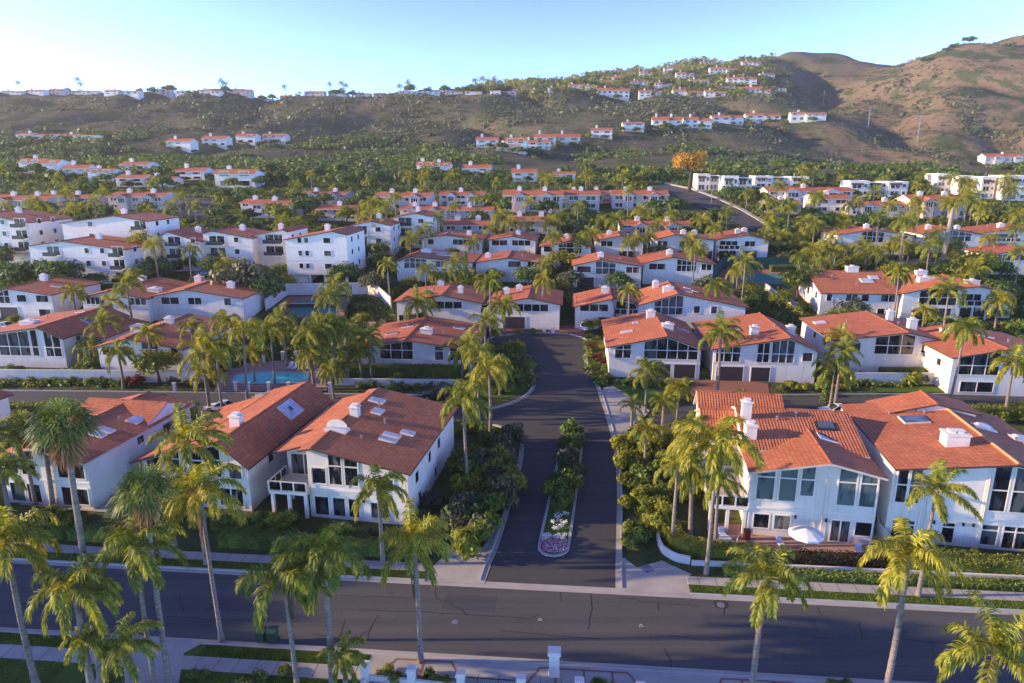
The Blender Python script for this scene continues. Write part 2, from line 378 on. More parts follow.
# ------------------------------------------------------------------ ground, streets
mb = MB(); ny, nu = Z.shape
mb.v = [(float(GU[j] * GXW[i]), float(GY[i]), float(Z[i, j])) for i in range(ny) for j in range(nu)]
mb.f = [(i * nu + j, i * nu + j + 1, (i + 1) * nu + j + 1, (i + 1) * nu + j) for i in range(ny - 1) for j in range(nu - 1)]
mb.m = [0] * len(mb.f)
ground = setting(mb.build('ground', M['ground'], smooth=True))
def drape(name, poly, off, m, step=2.5, kind='structure'):
    bm = bmesh.new(); vs = [bm.verts.new((p[0], p[1], 0)) for p in poly]; bm.faces.new(vs)
    bmesh.ops.triangulate(bm, faces=bm.faces[:])
    for _ in range(7):
        es = [e for e in bm.edges if e.calc_length() > step]
        if not es: break
        bmesh.ops.subdivide_edges(bm, edges=es, cuts=1); bmesh.ops.triangulate(bm, faces=bm.faces[:])
    for v in bm.verts: v.co.z = H(v.co.x, v.co.y) + off
    bmesh.ops.recalc_face_normals(bm, faces=bm.faces[:])
    if sum(f.normal.z for f in bm.faces) < 0: bmesh.ops.reverse_faces(bm, faces=bm.faces[:])
    me = bpy.data.meshes.new(name); bm.to_mesh(me); bm.free(); me.materials.append(m)
    o = link(name, me)
    if kind: o['kind'] = kind
    return o
def resample(pts, step=1.5):
    out = []
    for a, b in zip(pts[:-1], pts[1:]):
        a = Vector((a[0], a[1], 0)); b = Vector((b[0], b[1], 0)); n = max(1, int((b - a).length / step))
        for k in range(n): out.append(a.lerp(b, k / n))
    out.append(Vector((pts[-1][0], pts[-1][1], 0))); return out
def smooth_path(pts, n=6):
    P = [Vector((p[0], p[1], 0)) for p in pts]; P = [P[0] * 2 - P[1]] + P + [P[-1] * 2 - P[-2]]; out = []
    for i in range(1, len(P) - 2):
        for k in range(n):
            t = k / n; a, b, c, d = P[i - 1], P[i], P[i + 1], P[i + 2]
            out.append(.5 * ((2 * b) + (c - a) * t + (2 * a - 5 * b + 4 * c - d) * t * t + (3 * b - a - 3 * c + d) * t ** 3))
    out.append(P[-2]); return out
def ribbon(mb, pts, o0, o1, ztop, zbot=None, mi=0, step=1.5, level=None):
    P = resample(pts, step); Lq = []
    for i, p in enumerate(P):
        d = (P[min(i + 1, len(P) - 1)] - P[max(i - 1, 0)]).normalized(); n = Vector((-d.y, d.x, 0))
        a = p + n * o0; b = p + n * o1; zc = H(p.x, p.y)
        za = zc if level else H(a.x, a.y); zb = zc if level else H(b.x, b.y)
        Lq.append((a, b, za, zb))
    for (a, b, za, zb), (c, e, zc, ze) in zip(Lq[:-1], Lq[1:]):
        mb.add([(a.x, a.y, za + ztop), (c.x, c.y, zc + ztop), (e.x, e.y, ze + ztop), (b.x, b.y, zb + ztop)][::(-1 if o1 > o0 else 1)], mi)
        if zbot is not None:
            mb.add([(a.x, a.y, za + ztop), (a.x, a.y, za + zbot), (c.x, c.y, zc + zbot), (c.x, c.y, zc + ztop)], mi)
            mb.add([(b.x, b.y, zb + ztop), (e.x, e.y, ze + ztop), (e.x, e.y, ze + zbot), (b.x, b.y, zb + zbot)], mi)
    if zbot is not None:
        for (a, b, za, zb) in (Lq[0], Lq[-1]):
            mb.add([(a.x, a.y, za + ztop), (b.x, b.y, zb + ztop), (b.x, b.y, zb + zbot), (a.x, a.y, za + zbot)], mi)
def P2(*pp): return [at(x, y) for x, y in pp]
sa = at(0, 563); sb = at(1024, 616)
SD = (sb - sa); SD.z = 0; SD.normalize(); SN = Vector((-SD.y, SD.x, 0)); SO = sa + SD * ((at(512, 588) - sa).dot(SD))
def S(s, t): return SO + SD * s + SN * t
def st(p): q = Vector((p[0], p[1], 0)) - SO; return q.dot(SD), q.dot(SN)
W = -st(at(512, 658))[1]
ROT = math.atan2(SD.y, SD.x)
E = 150
drape('main_street', [S(-E, -W), S(E, -W), S(E, 0), S(-E, 0)], .02, M['asphalt'], 6)
sLa, sRa = st(at(426, 577))[0], st(at(690, 591))[0]
eL, eR = st(at(486, 578))[0], st(at(615, 584))[0]
gut = MB(); kb = MB(); lw = MB(); sw = MB()
for s0, s1 in ((-E, sLa), (sRa, E)):
    ln = [S(s0, 0), S(s1, 0)]
    ribbon(gut, ln, 0.0, .5, .03); ribbon(kb, ln, .5, .68, .15, -.05)
    ribbon(lw, ln, .68, 1.9, .12); ribbon(sw, ln, 1.9, 3.15, .14, 0)
ln = [S(-E, -W), S(E, -W)]
ribbon(gut, ln, -.5, 0, .03); ribbon(kb, ln, -.68, -.5, .15, -.05)
sC = st(at(372, 655))[0]
ribbon(lw, [S(-E, -W), S(sC, -W)], -2.0, -.68, .12); ribbon(sw, [S(-E, -W), S(sC, -W)], -3.4, -2.0, .14, 0)
ribbon(sw, [S(sC, -W), S(E, -W)], -3.5, -.68, .14, 0)
ribbon(lw, [S(-E, -W), S(sC + 1, -W)], -14, -3.4, .10)
# entry road and cul-de-sac
right_edge = [(615, 584), (616.5, 520), (617, 495), (616, 470), (612, 442), (606, 418), (598, 392), (588, 370), (583, 357), (588, 350), (589, 346), (582, 339), (568, 335)]
left_edge = [(485, 578), (502, 536), (520, 475), (524, 450), (523, 439), (514, 430), (495, 424)]
left_up = [(492, 410), (507, 406), (521, 400.5), (528.5, 396), (535, 388), (536, 382), (533, 369.5), (528.5, 358), (521, 351), (508, 345.5), (494, 345), (489, 341), (497, 337), (506, 336), (523, 334.2), (546, 333.8), (568, 335)]
road = P2(*left_edge) + P2((470, 421), (430, 414), (430, 404), (470, 409)) + P2(*left_up) + P2(*right_edge[::-1][1:])
drape('entry_road', [S(eL, .9), *road[1:-1], S(eR, .9)], .03, M['asphalt_new'], 2.5)
gut2 = MB()
ribbon(gut2, [S(sLa, 0), S(sRa, 0)], 0, .95, .035); setting(gut2.build('cross_gutter', M['concrete']))
for pth, side in ((left_edge, 1), (left_up, 1), (right_edge, -1)):
    pp = smooth_path(P2(*pth), 4)
    if pth is left_edge or pth is right_edge: pp[0] = S(eL if pth is left_edge else eR, 1.0)
    ribbon(gut, pp, 0, side * .42, .045, step=.8); ribbon(kb, pp, side * .42, side * .6, .16, -.05, step=.8)
# corner aprons with kerb ramps
drape('corner_ramp_west', [S(sLa, .5), *P2((427, 572), (452, 549), (473, 559), (485, 545), (500, 520), (505, 522)), S(eL, .95), S(eL, .5)], .06, M['concrete'], 1.5)
drape('corner_ramp_east', [S(eR, .5), S(eR, .95), *P2((619, 560), (624, 558), (637, 568), (662, 561), (692, 575)), S(sRa, 3.1), S(sRa, .5)], .06, M['concrete'], 1.5)
drape('tactile_paving', P2((452, 557), (461, 553), (471, 558), (462, 564)), .075, M['tactile'], 1)
drape('tactile_paving', P2((640, 569), (648, 565), (655, 571), (646, 574)), .075, M['tactile'], 1)
drape('sidewalk_ramp', P2((598, 394), (604, 388), (613, 386), (650, 411), (645, 417), (634, 424), (640, 431), (626, 437), (613, 440), (607, 420)), .07, M['concrete'], 1.5)
# lane behind the front houses, both sides
lane = []
drape('back_lane', [aty(-140, 94), aty(430, 90.5), aty(430, 99.5), aty(-140, 102)], .024, M['asphalt'], 3)
drape('back_lane', P2((622, 431), (641, 420), (690, 404), (700, 399)) + [aty(1150, 100.5), aty(1150, 93.5), *P2((700, 411), (640, 432))], .024, M['asphalt'], 3)
ribbon(kb, [aty(-140, 102), aty(430, 99.5)], 0, .2, .16, -.05); ribbon(kb, [aty(-140, 94), aty(420, 91)], -.2, 0, .16, -.05)
ribbon(kb, [aty(760, 99.5), aty(1150, 100.5)], 0, .2, .16, -.05)
ribbon(lw, [aty(880, 100.4), aty(1150, 100.8)], .3, 2.6, .1)
drape('brick_driveway', P2((690, 397), (692, 381), (745, 380), (768, 384), (770, 397), (748, 404)), .045, M['brick'], 2)
drape('blue_parking_mark', P2((626, 430), (629, 427), (634, 428), (631, 431)), .045, M['blue_paint'], 1)
# road further up and car park
drape('hill_road', [at(x, y) for x, y in ((648, 186), (664, 184.5), (690, 190), (715, 199), (740, 211), (768, 228), (752, 231), (728, 220), (700, 207), (676, 196))], .3, M['asphalt'], 5)
hr = MB(); ribbon(hr, P2((664, 184), (690, 189.5), (715, 198.5), (740, 210.5), (768, 227)), .1, 1.8, .45, -.3); setting(hr.build('hill_pavement', M['concrete']))
drape('car_park', P2((166, 217), (184, 199), (230, 199), (208, 219)), .3, M['asphalt'], 5)
drape('upper_lane', [aty(560, 208), aty(800, 178), aty(1100, 176), aty(1100, 183), aty(800, 185), aty(560, 214)], .1, M['asphalt'], 5)
drape('upper_drive', P2((370, 284), (405, 272), (440, 262), (446, 265), (412, 276), (380, 288)), .15, M['asphalt'], 3)
for pl in (((546, 333), (556, 326), (582, 326), (586, 336), (570, 334.5)), ((500, 336), (504, 328), (523, 328), (527, 333.7))):
    drape('brick_forecourt', P2(*pl), .05, M['brick'], 2)
# tennis courts
drape('tennis_court_surround', P2((268, 313), (288, 297), (352, 297), (346, 321), (268, 321)), .12, M['court_red'], 2)
drape('tennis_court', P2((288, 312), (298, 301), (338, 301), (337, 316), (289, 317)), .135, M['court_green'], 2)
drape('hard_court', P2((712, 285), (722, 270), (790, 270), (790, 288)), .12, M['court_red'], 2)
drape('hard_court_green', P2((732, 281), (737, 274), (790, 274), (790, 285)), .135, M['court_green'], 2)
drape('brick_path', P2((360, 303), (367, 302), (366, 310), (378, 326), (371, 327), (359, 312)), .12, M['paver'], 2)
# pool terrace
drape('pool_terrace', P2((214, 392), (222, 374), (250, 362), (312, 361), (334, 378), (326, 392)), .14, M['paver'], 2)
cop = MB(); pool = P2((232, 383.5), (236, 375.5), (262, 372.5), (309, 374), (306, 383.6), (262, 385))
drape('pool_water', pool, .17, M['water'], 2); ribbon(cop, pool + pool[:1], -.18, .18, .22, .1, step=1.0); setting(cop.build('pool_coping', M['kerb']))
# lawn panels
drape('lawn_panel', P2((494, 347), (508, 346.5), (520, 352), (527, 358), (531, 370), (533, 382), (526, 391), (512, 397), (480, 400), (480, 360)), .06, M['lawn'], 2)
drape('lawn_panel', P2((604, 391), (613, 386), (640, 381), (690, 384), (688, 396), (655, 408)), .06, M['lawn'], 2)
drape('lawn_panel', P2((690, 585), (700, 580), (735, 583), (725, 592)), .1, M['soil'], 2)
drape('patio_paving', [aty(x, y) for x, y in ((712, 63.2), (712, 58.6), (905, 57), (905, 62))], .10, M['paver'], 2)
drape('patio_paving', [aty(x, y) for x, y in ((20, 71), (20, 67), (125, 65), (125, 70))], .10, M['concrete'], 2)
setting(lw.build('parkway_lawn', M['lawn'])); setting(sw.build('sidewalk', M['concrete']))
# driveway and brick-edged panels on the near side
drape('driveway', P2((118, 690), (132, 652), (128, 640), (206, 643), (184, 655), (178, 692)), .16, M['concrete'], 2)
drape('garden_path', P2((84, 690), (104, 668), (112, 671), (96, 692)), .13, M['concrete'], 2)
bk = MB()
def band(a, b, w=.16):
    a = Vector((a[0], a[1], 0)); b = Vector((b[0], b[1], 0)); ribbon(bk, [a, b], -w / 2, w / 2, .155)
for xa, xb in ((382, 462), (528, 640), (706, 800)):
    s0 = st(at(xa, 668))[0]; s1 = st(at(xb, 672))[0]; t0, t1 = -W - 1.0, -W - 2.7
    band(S(s0 + .9, t0), S(s1 - .9, t0)); band(S(s0, t1), S(s1, t1)); band(S(s0 + .9, t0), S(s0, t1)); band(S(s1 - .9, t0), S(s1, t1))
    n = int((s1 - s0) / 2)
    for k in range(1, n): s = s0 + (s1 - s0) * k / n; band(S(s, t0), S(s, t1))
setting(bk.build('brick_banding', M['brick']))
# sidewalk joints
jt = MB()
for k in range(-45, 46):
    for t0, t1 in ((1.9, 3.15), (-W - 3.4, -W - 2.0)):
        s = k * 1.5
        if t0 > 0 and sLa - .5 < s < sRa + .5: continue
        ribbon(jt, [S(s, t0), S(s, t1)], -.02, .02, .146)
setting(jt.build('sidewalk_joints', M['soil']))
# tar-sealed cracks
cr = MB()
def crack(pts, w=.07):
    P = P2(*pts); P = resample(P, .5)
    for i in range(1, len(P) - 1): P[i] += Vector((rnd.uniform(-.09, .09), rnd.uniform(-.09, .09), 0))
    ribbon(cr, P, -w / 2, w / 2, .026, step=9)
for c in (((335, 595), (380, 597), (417, 598)), ((360, 610), (420, 612), (470, 615), (530, 619), (539, 615)), ((436, 588), (437, 599), (450, 603), (462, 611), (467, 616)),
          ((658, 603), (659, 611)), ((664, 648), (670, 660), (671, 668)), ((378, 616), (371, 628), (368, 640)), ((372, 628), (360, 636), (356, 645)), ((345, 620), (340, 634), (338, 644)),
          ((312, 634), (330, 636), (352, 640), (366, 643)), ((725, 603), (724, 615)), ((700, 606), (655, 603), (620, 598)), ((818, 608), (822, 616)), ((798, 636), (835, 639)), ((902, 640), (950, 643)), ((0, 602), (60, 608), (130, 614)), ((130, 614), (220, 620), (300, 622)), ((560, 592), (562, 602)), ((590, 592), (592, 612), (588, 630)), ((860, 622), (862, 640)), ((760, 640), (700, 640), (668, 636)), ((180, 596), (184, 612)), ((930, 640), (935, 656)), ((985, 648), (1020, 650)), ((600, 640), (560, 636), (500, 630))):
    crack(c)
for c in (((546, 562), (530, 572), (520, 577)), ((573, 558), (575, 566), (574, 578)), ((607, 545), (600, 552))): crack(c, .05)
ring = [at(721, 604.5) + Vector((.55 * math.cos(a), .55 * math.sin(a), 0)) for a in np.linspace(0, 2 * math.pi, 22)]
ribbon(cr, ring, -.06, .06, .027, step=9); setting(cr.build('tar_sealed_cracks', M['tar']))
man = MB(); c0 = at(721, 605.5); man.tube([c0 + Vector((0, 0, -.05)), c0 + Vector((0, 0, .026))], [.34, .34], 20); tag(man.build('manhole_cover', M['grey_metal']), 'round grey manhole cover ringed by tar in the main street', 'manhole cover')
for k, (px, py, lx, ly) in enumerate(((250, 606, 7, 1.6), (470, 603, 4.5, 2.2), (760, 622, 9, 1.4), (930, 634, 5, 2.4), (90, 596, 6, 1.5))):
    p = at(px, py); drape('asphalt_patch', [p + SD * a * lx / 2 + SN * c * ly / 2 for a, c in ((-1, -1), (1, -1), (1, 1), (-1, 1))], .023, M['patch'], 3)
for px, py, lab in ((455, 622, 'small round utility cover in the main street near the black gate'), (560, 470, None)):
    if lab: c0 = at(px, py); man = MB(); man.tube([c0 + Vector((0, 0, -.05)), c0 + Vector((0, 0, .028))], [.28, .28], 18); tag(man.build('manhole_cover', M['grey_metal']), lab, 'manhole cover')
wm = MB()
for px, py in ((540, 620), (641, 626)):
    p = at(px, py); q = [p + Vector((.2 * math.cos(a), .2 * math.sin(a), 0)) for a in (math.pi / 2, math.pi * 7 / 6, math.pi * 11 / 6)]
    ribbon(wm, q + q[:1], -.025, .025, .028, step=9)
setting(wm.build('survey_mark_paint', M['line']))
# ------------------------------------------------------------------ median island
med_l = P2((554, 557.5), (545, 556), (540, 552), (538, 546), (544, 518), (551, 488), (558, 458), (564, 440), (570, 433), (576, 431))
med_r = P2((554, 557.5), (562, 556), (568, 552), (570, 546), (574.5, 515), (579, 480), (583, 448), (584, 439), (582, 433), (576, 431))
ribbon(kb, smooth_path(med_l, 4), -.28, 0, .17, -.05, step=.6); ribbon(kb, smooth_path(med_r, 4), 0, .28, .17, -.05, step=.6)
setting(kb.build('kerb', M['kerb'])); setting(gut.build('gutter', M['concrete']))
drape('median_bed', med_l + med_r[::-1][1:-1], .12, M['lawn'], 1.2)
# near pillars, walls, gate
def pillar(px, py, h, w, label):
    p = at(px, py); r = empty('gate_pillar', p, ROT); tag(r, label, 'pillar', 'white capped pillars by the near pavement')
    a = MB(); a.box(-w * .39, w * .39, -w * .39, w * .39, -.1, h - .16); a.box(-w * .45, w * .45, -w * .45, w * .45, -.1, .22); a.build('shaft', M['wallwhite'], r)
    c = MB(); c.box(-w * .5, w * .5, -w * .5, w * .5, h - .16, h - .02); c.box(-w * .42, w * .42, -w * .42, w * .42, h - .02, h + .05); c.build('cap', M['trim'], r); return p
PL = [pillar(x, y, 1.5, .68, l) for x, y, l in ((366, 681, 'white capped pillar at the corner of the low wall by the small palm'), (412, 686, 'white capped pillar between two planter shrubs beside the tall palm trunk'),
      (461, 691, 'white capped pillar at the west post of the black gate'), (521, 695, 'white capped pillar at the east post of the black gate'),
      (579, 698, 'white capped pillar standing nearest below the tall pillar on the brick panels'), (640, 703, 'white capped pillar at the east end of the fence'))]
pillar(554, 675, 2.1, .95, 'tallest white pillar, standing alone on the brick-edged pavement panels')
gw = MB()
for a, b in ((PL[0], PL[1]), (PL[1], PL[2])):
    ribbon(gw, [a, b], -.1, .1, .55, -.1)
ribbon(gw, [PL[0], at(350, 712)], -.1, .1, .55, -.1)
tag(gw.build('garden_wall', M['wallwhite']), 'low white garden wall running between the pillars in the near garden', 'wall')
def railing(a, b, h, label, nm, cat, m):
    a = Vector(a); b = Vector(b); d = b - a; L = d.length; r = empty(nm, a, math.atan2(d.y, d.x)); tag(r, label, cat)
    f = MB(); f.box(.45, L - .45, -.025, .025, h - .1, h - .04); f.box(.45, L - .45, -.025, .025, .12, .18); f.build('rail', m, r)
    g = MB(); n = int((L - .9) / .13)
    for k in range(n + 1): x = .45 + (L - .9) * k / n; g.box(x - .011, x + .011, -.011, .011, .05, h)
    g.build('bars', m, r)
railing(PL[2], PL[3], 1.25, 'black metal gate of thin bars between two white pillars', 'metal_gate', 'gate', M['metal'])
railing(PL[3], PL[4], 1.05, 'brown bar fence panel just east of the black gate', 'bar_fence', 'fence', M['brown'])
railing(PL[4], PL[5], 1.05, 'brown bar fence panel at the east end by the last pillar', 'bar_fence', 'fence', M['brown'])
# wheeled bins
for px, lab in ((262, 'green wheeled bin on the near verge, beside its twin and farther from the palm trunk'), (273.5, 'green wheeled bin on the near verge, the one close to the palm trunk')):
    p = at(px, 643); r = empty('wheeled_bin', p + Vector((0, 0, .12)), ROT + .06); tag(r, lab, 'bin', 'green bins by the kerb')
    a = MB(); b_ = len(a.v)
    a.v += [(-.25, -.28, .08), (.25, -.28, .08), (.25, .28, .08), (-.25, .28, .08), (-.34, -.38, 1.0), (.34, -.38, 1.0), (.34, .38, 1.0), (-.34, .38, 1.0)]
    for q in ((3, 2, 1, 0), (4, 5, 6, 7), (0, 1, 5, 4), (1, 2, 6, 5), (2, 3, 7, 6), (3, 0, 4, 7)): a.f.append(q); a.m.append(0)
    a.build('bin_body', M['bin'], r)
    l = MB(); l.slab([(-.38, -.42, 1.06), (.38, -.42, 1.06), (.38, .40, 1.16), (-.38, .40, 1.16)], .07); l.box(-.3, .3, .40, .5, 1.05, 1.12); l.build('lid', M['bin'], r)
    for sx in (-1, 1):
        w_ = MB(); w_.tube([(sx * .30, .33, .12), (sx * .38, .33, .12)], [.13, .13], 14); w_.build('wheel', M['rubber'], r)
# perimeter walls
def wall(name, pts, h, th, label, m='wallwhite', zb=-.4):
    a = MB(); ribbon(a, pts, -th / 2, th / 2, h, zb, step=2.5); a_ = MB()
    o = a.build(name, M[m]); tag(o, label, 'wall'); return o
wall('garden_wall', [aty(-60, 106), aty(16, 105.5), aty(205, 105)], 2.0, .25, 'long white garden wall along the back lane below the two-gabled house')
wall('garden_wall', [aty(335, 104), aty(455, 103.5)], 1.1, .25, 'low white garden wall below the brick-red roofed house by the pool')
wall('garden_wall', [aty(850, 104.3), aty(1120, 104.6)], 1.9, .25, 'long white garden wall behind the east lane below the red-roofed houses')
wall('court_wall', P2((266, 311), (287, 295), (368, 294), (378, 297), (391, 309)), 2.6, .25, 'white wall curving round the tennis court')
wall('retaining_wall', P2((765, 290), (778, 300), (800, 312)), 1.6, .3, 'short white retaining wall beside the round sunlit tree')
wall('hedge_wall', [S(st(at(690, 560))[0], 5.2), S(E * .5, 5.2)], .5, .22, 'low white wall in front of the clipped east hedge')
wall('curved_planter_wall', smooth_path(P2((657, 536), (659, 546), (664, 554), (676, 561), (690, 564)), 4), .8, .22, 'curved white planter wall at the east corner bed')
wall('side_wall', P2((873, 509), (877, 535), (889, 552)), 1.5, .18, 'white stepped wall between the umbrella house and its east neighbour')
def mesh_fence(pts, h, label, m, name='court_fence'):
    P = resample(pts, 3.2); r = empty(name, (P[0].x, P[0].y, H(P[0].x, P[0].y))); tag(r, label, 'fence'); o = Vector(r.location)
    a = MB(); 
    for p, q in zip(P[:-1], P[1:]):
        zp, zq = H(p.x, p.y) - o.z, H(q.x, q.y) - o.z; p = p - o; q = q - o
        d = (q - p); d.z = 0; n = Vector((-d.y, d.x, 0)).normalized() * .02
        for s in (1, -1): a.add([(p.x + n.x * s, p.y + n.y * s, zp + .1), (q.x + n.x * s, q.y + n.y * s, zq + .1), (q.x + n.x * s, q.y + n.y * s, zq + h), (p.x + n.x * s, p.y + n.y * s, zp + h)])
    a.build('screen', m, r)
    for p in P: 
        z = H(p.x, p.y) - o.z; q = p - o; b_ = MB(); b_.tube([(q.x, q.y, z - .2), (q.x, q.y, z + h + .1)], [.05, .05], 6); b_.build('post', M['metal'], r)
mesh_fence(P2((352, 298), (345, 322)), 3.2, 'green windscreen fence on the east side of the tennis court', M['screen'])
mesh_fence(P2((268, 322), (345, 322.5)), 1.0, 'green low fence on the near side of the tennis court', M['screen'])
mesh_fence(P2((708, 288), (722, 269), (792, 269)), 3.0, 'dark green windscreen fence round the upper hard court', M['screen'])
mesh_fence(P2((708, 289), (790, 291)), 1.6, 'dark green fence on the near side of the upper hard court', M['screen'])
# pool fence posts and rail
def post_fence(pts, label, n):
    P = resample(pts, 99); r = empty('pool_fence', at(*FP[0])); tag(r, label, 'fence')
for FP, lab in ((((220, 391), (236, 391), (249, 391.5), (269, 391.5), (289, 391.5), (309, 392), (330, 392)), 'pool fence of white posts and dark rails along the lane side'),
                (((220, 366), (236, 364), (264, 363), (283, 360), (296, 359.5), (306, 360)), 'pool fence of white posts and dark rails behind the loungers'),
                (((175, 392), (196, 391), (206, 378), (214, 372)), 'pool fence of white posts beside the garden stairs')):
    P = P2(*FP); r = empty('pool_fence', P[0]); tag(r, lab, 'fence')
    for p in P:
        b_ = MB(); q = p - P[0]; b_.box(q.x - .22, q.x + .22, q.y - .22, q.y + .22, q.z - .2, q.z + 1.45); b_.box(q.x - .28, q.x + .28, q.y - .28, q.y + .28, q.z + 1.45, q.z + 1.55); b_.build('post', M['wallwhite'], r)
    b_ = MB()
    for p, q in zip(P[:-1], P[1:]):
        a = p - P[0]; c = q - P[0]
        for hh in (.25, .7, 1.2): b_.tube([a + Vector((0, 0, hh)), c + Vector((0, 0, hh))], [.03, .03], 5)
        n = int((c - a).length / .3)
        for k in range(1, n): e = a.lerp(c, k / n); b_.tube([e + Vector((0, 0, .2)), e + Vector((0, 0, 1.25))], [.015, .015], 4, cap=False)
    b_.build('rails', M['metal'], r)
# loungers
lo = [(288.5, 370.5), (294, 370.8), (301, 371), (306.5, 371)]
for k, (px, py) in enumerate(lo):
    p = at(px, py); 
    lab = 'white sun lounger at the pool end, ' + ('first', 'second', 'third', 'fourth')[k] + ' in the row counted from the west'
    if k == 0:
        L0 = r = empty('sun_lounger', p + Vector((0, 0, .15)), ROT)
        a = MB(); a.box(-.33, .33, -.2, 1.1, .28, .36); a.build('seat', M['canvas'], r)
        a = MB(); a.slab([(-.33, 1.1, .38), (.33, 1.1, .38), (.33, 1.75, .95), (-.33, 1.75, .95)], .08); a.build('backrest', M['canvas'], r)
        for x in (-.3, .3):
            for y in (-.1, 1.0): a = MB(); a.tube([(x, y, 0), (x, y, .3)], [.03, .03], 6); a.build('leg', M['trim'], r)
    else: r = dup(L0, p + Vector((0, 0, .15)), ROT)
    tag(r, lab, 'lounger', 'white sun loungers by the pool')
# ------------------------------------------------------------------ houses
KEEP = []                       # footprints (centre, rz, half sizes) that plants stay out of
LAND = []                       # landmarks for telling repeats apart: (phrase, point)
def front(xl, xr, yb, rz=ROT):
    c = at((xl + xr) / 2, yb); w = (xr - xl) / F * depth(c) / max(.3, math.cos(rz)); z = c.z
    c = c - Vector((math.cos(rz), math.sin(rz), 0)) * (w / 2); c.z = z; return c, w
class Block: pass
ROTF = R(-9.5)
WR = random.Random(77)
class House:
    def __init__(s, name, label, cat, c, w, rz=ROT, group=None, fascia='brown', wall='stucco'):
        s.root = empty(name, c, rz); tag(s.root, label, cat, group); s.w = w; s.c = Vector(c); s.rz = rz
        s.wall = MB(); s.roof = MB(); s.blocks = []; s.fascia = M[fascia]; s.wm = M[wall]; s.roof_o = None; s.post = []
    def foot(s, x0, x1, y0, y1, m=1.2):
        cx, cy = (x0 + x1) / 2, (y0 + y1) / 2; co, si = math.cos(s.rz), math.sin(s.rz)
        KEEP.append((s.c.x + cx * co - cy * si, s.c.y + cx * si + cy * co, s.rz, (x1 - x0) / 2 + m, (y1 - y0) / 2 + m))
    def gy(s, x0, x1, y0, y1, hl, hr, hp, rx, z0=-2.5, oh=.55, of=.8, ob=.4):
        b = Block(); b.k = 'gy'; b.x0, b.x1, b.y0, b.y1 = x0, x1, y0, y1
        def zr(x, y=0):
            if x <= rx: return hp if rx - x0 < .01 else hl + (hp - hl) * (x - x0) / (rx - x0)
            return hp if x1 - rx < .01 else hp + (hr - hp) * (x - rx) / (x1 - rx)
        b.z = zr; t = .17
        poly = [(x0, z0), (x1, z0), (x1, hr - t)] + ([(rx, hp - t)] if x0 + .01 < rx < x1 - .01 else []) + [(x0, hl - t)]
        s.wall.prism_y(poly, y0, y1)
        A, B = y0 - of, y1 + ob
        def plane(xa, xb):
            za, zb = zr(xa), zr(xb); L = math.hypot(xb - xa, zb - za)
            p = [(xa, A, za), (xb, A, zb), (xb, B, zb), (xa, B, za)]
            s.roof.slab(p, .2, 0, 1, [(A, L if zb < za else 0), (A, 0 if zb < za else L), (B, 0 if zb < za else L), (B, L if zb < za else 0)])
        if rx > x0 + .01: plane(x0 - oh, min(rx, x1 + (oh if rx >= x1 - .01 else 0)))
        if rx < x1 - .01: plane(max(rx, x0 - (oh if rx <= x0 + .01 else 0)), x1 + oh)
        if x0 + .01 < rx < x1 - .01: s.roof.tube([(rx, A, hp + .0), (rx, B, hp + .0)], [.13, .13], 6, 2)
        s.blocks.append(b); s.foot(x0, x1, y0, y1); return b
    def gx(s, x0, x1, y0, y1, hf, hb, hp, ry, z0=-2.5, oh=.4, of=.7):
        b = Block(); b.k = 'gx'; b.x0, b.x1, b.y0, b.y1 = x0, x1, y0, y1
        def zr(x, y):
            if y <= ry: return hp if ry - y0 < .01 else hf + (hp - hf) * (y - y0) / (ry - y0)
            return hp if y1 - ry < .01 else hp + (hb - hp) * (y - ry) / (y1 - ry)
        b.z = zr; t = .17
        poly = [(y0, z0), (y1, z0), (y1, hb - t)] + ([(ry, hp - t)] if y0 + .01 < ry < y1 - .01 else []) + [(y0, hf - t)]
        s.wall.prism_x(poly, x0, x1)
        A, B = x0 - oh, x1 + oh
        def plane(ya, yb):
            za, zb = zr(0, ya), zr(0, yb); L = math.hypot(yb - ya, zb - za)
            p = [(A, ya, za), (B, ya, za), (B, yb, zb), (A, yb, zb)]
            va, vb = (L, 0) if zb < za else (0, L)
            s.roof.slab(p, .2, 0, 1, [(A, va), (B, va), (B, vb), (A, vb)])
        if ry > y0 + .01: plane(y0 - of, min(ry, y1 + of))
        if ry < y1 - .01: plane(max(ry, y0 - (of if ry <= y0 + .01 else 0)), y1 + of)
        if y0 + .01 < ry < y1 - .01: s.roof.tube([(A, ry, hp), (B, ry, hp)], [.13, .13], 6, 2)
        s.blocks.append(b); s.foot(x0, x1, y0, y1); return b
    def flat(s, x0, x1, y0, y1, h, z0=-2.5, par=.3):
        b = Block(); b.k = 'flat'; b.x0, b.x1, b.y0, b.y1 = x0, x1, y0, y1; b.z = lambda x, y=0: h
        s.wall.box(x0, x1, y0, y1, z0, h)
        for q in ((x0, x1, y0, y0 + .2), (x0, x1, y1 - .2, y1), (x0, x0 + .2, y0 + .2, y1 - .2), (x1 - .2, x1, y0 + .2, y1 - .2)): s.wall.box(*q, h, h + par)
        s.blocks.append(b); s.foot(x0, x1, y0, y1); return b
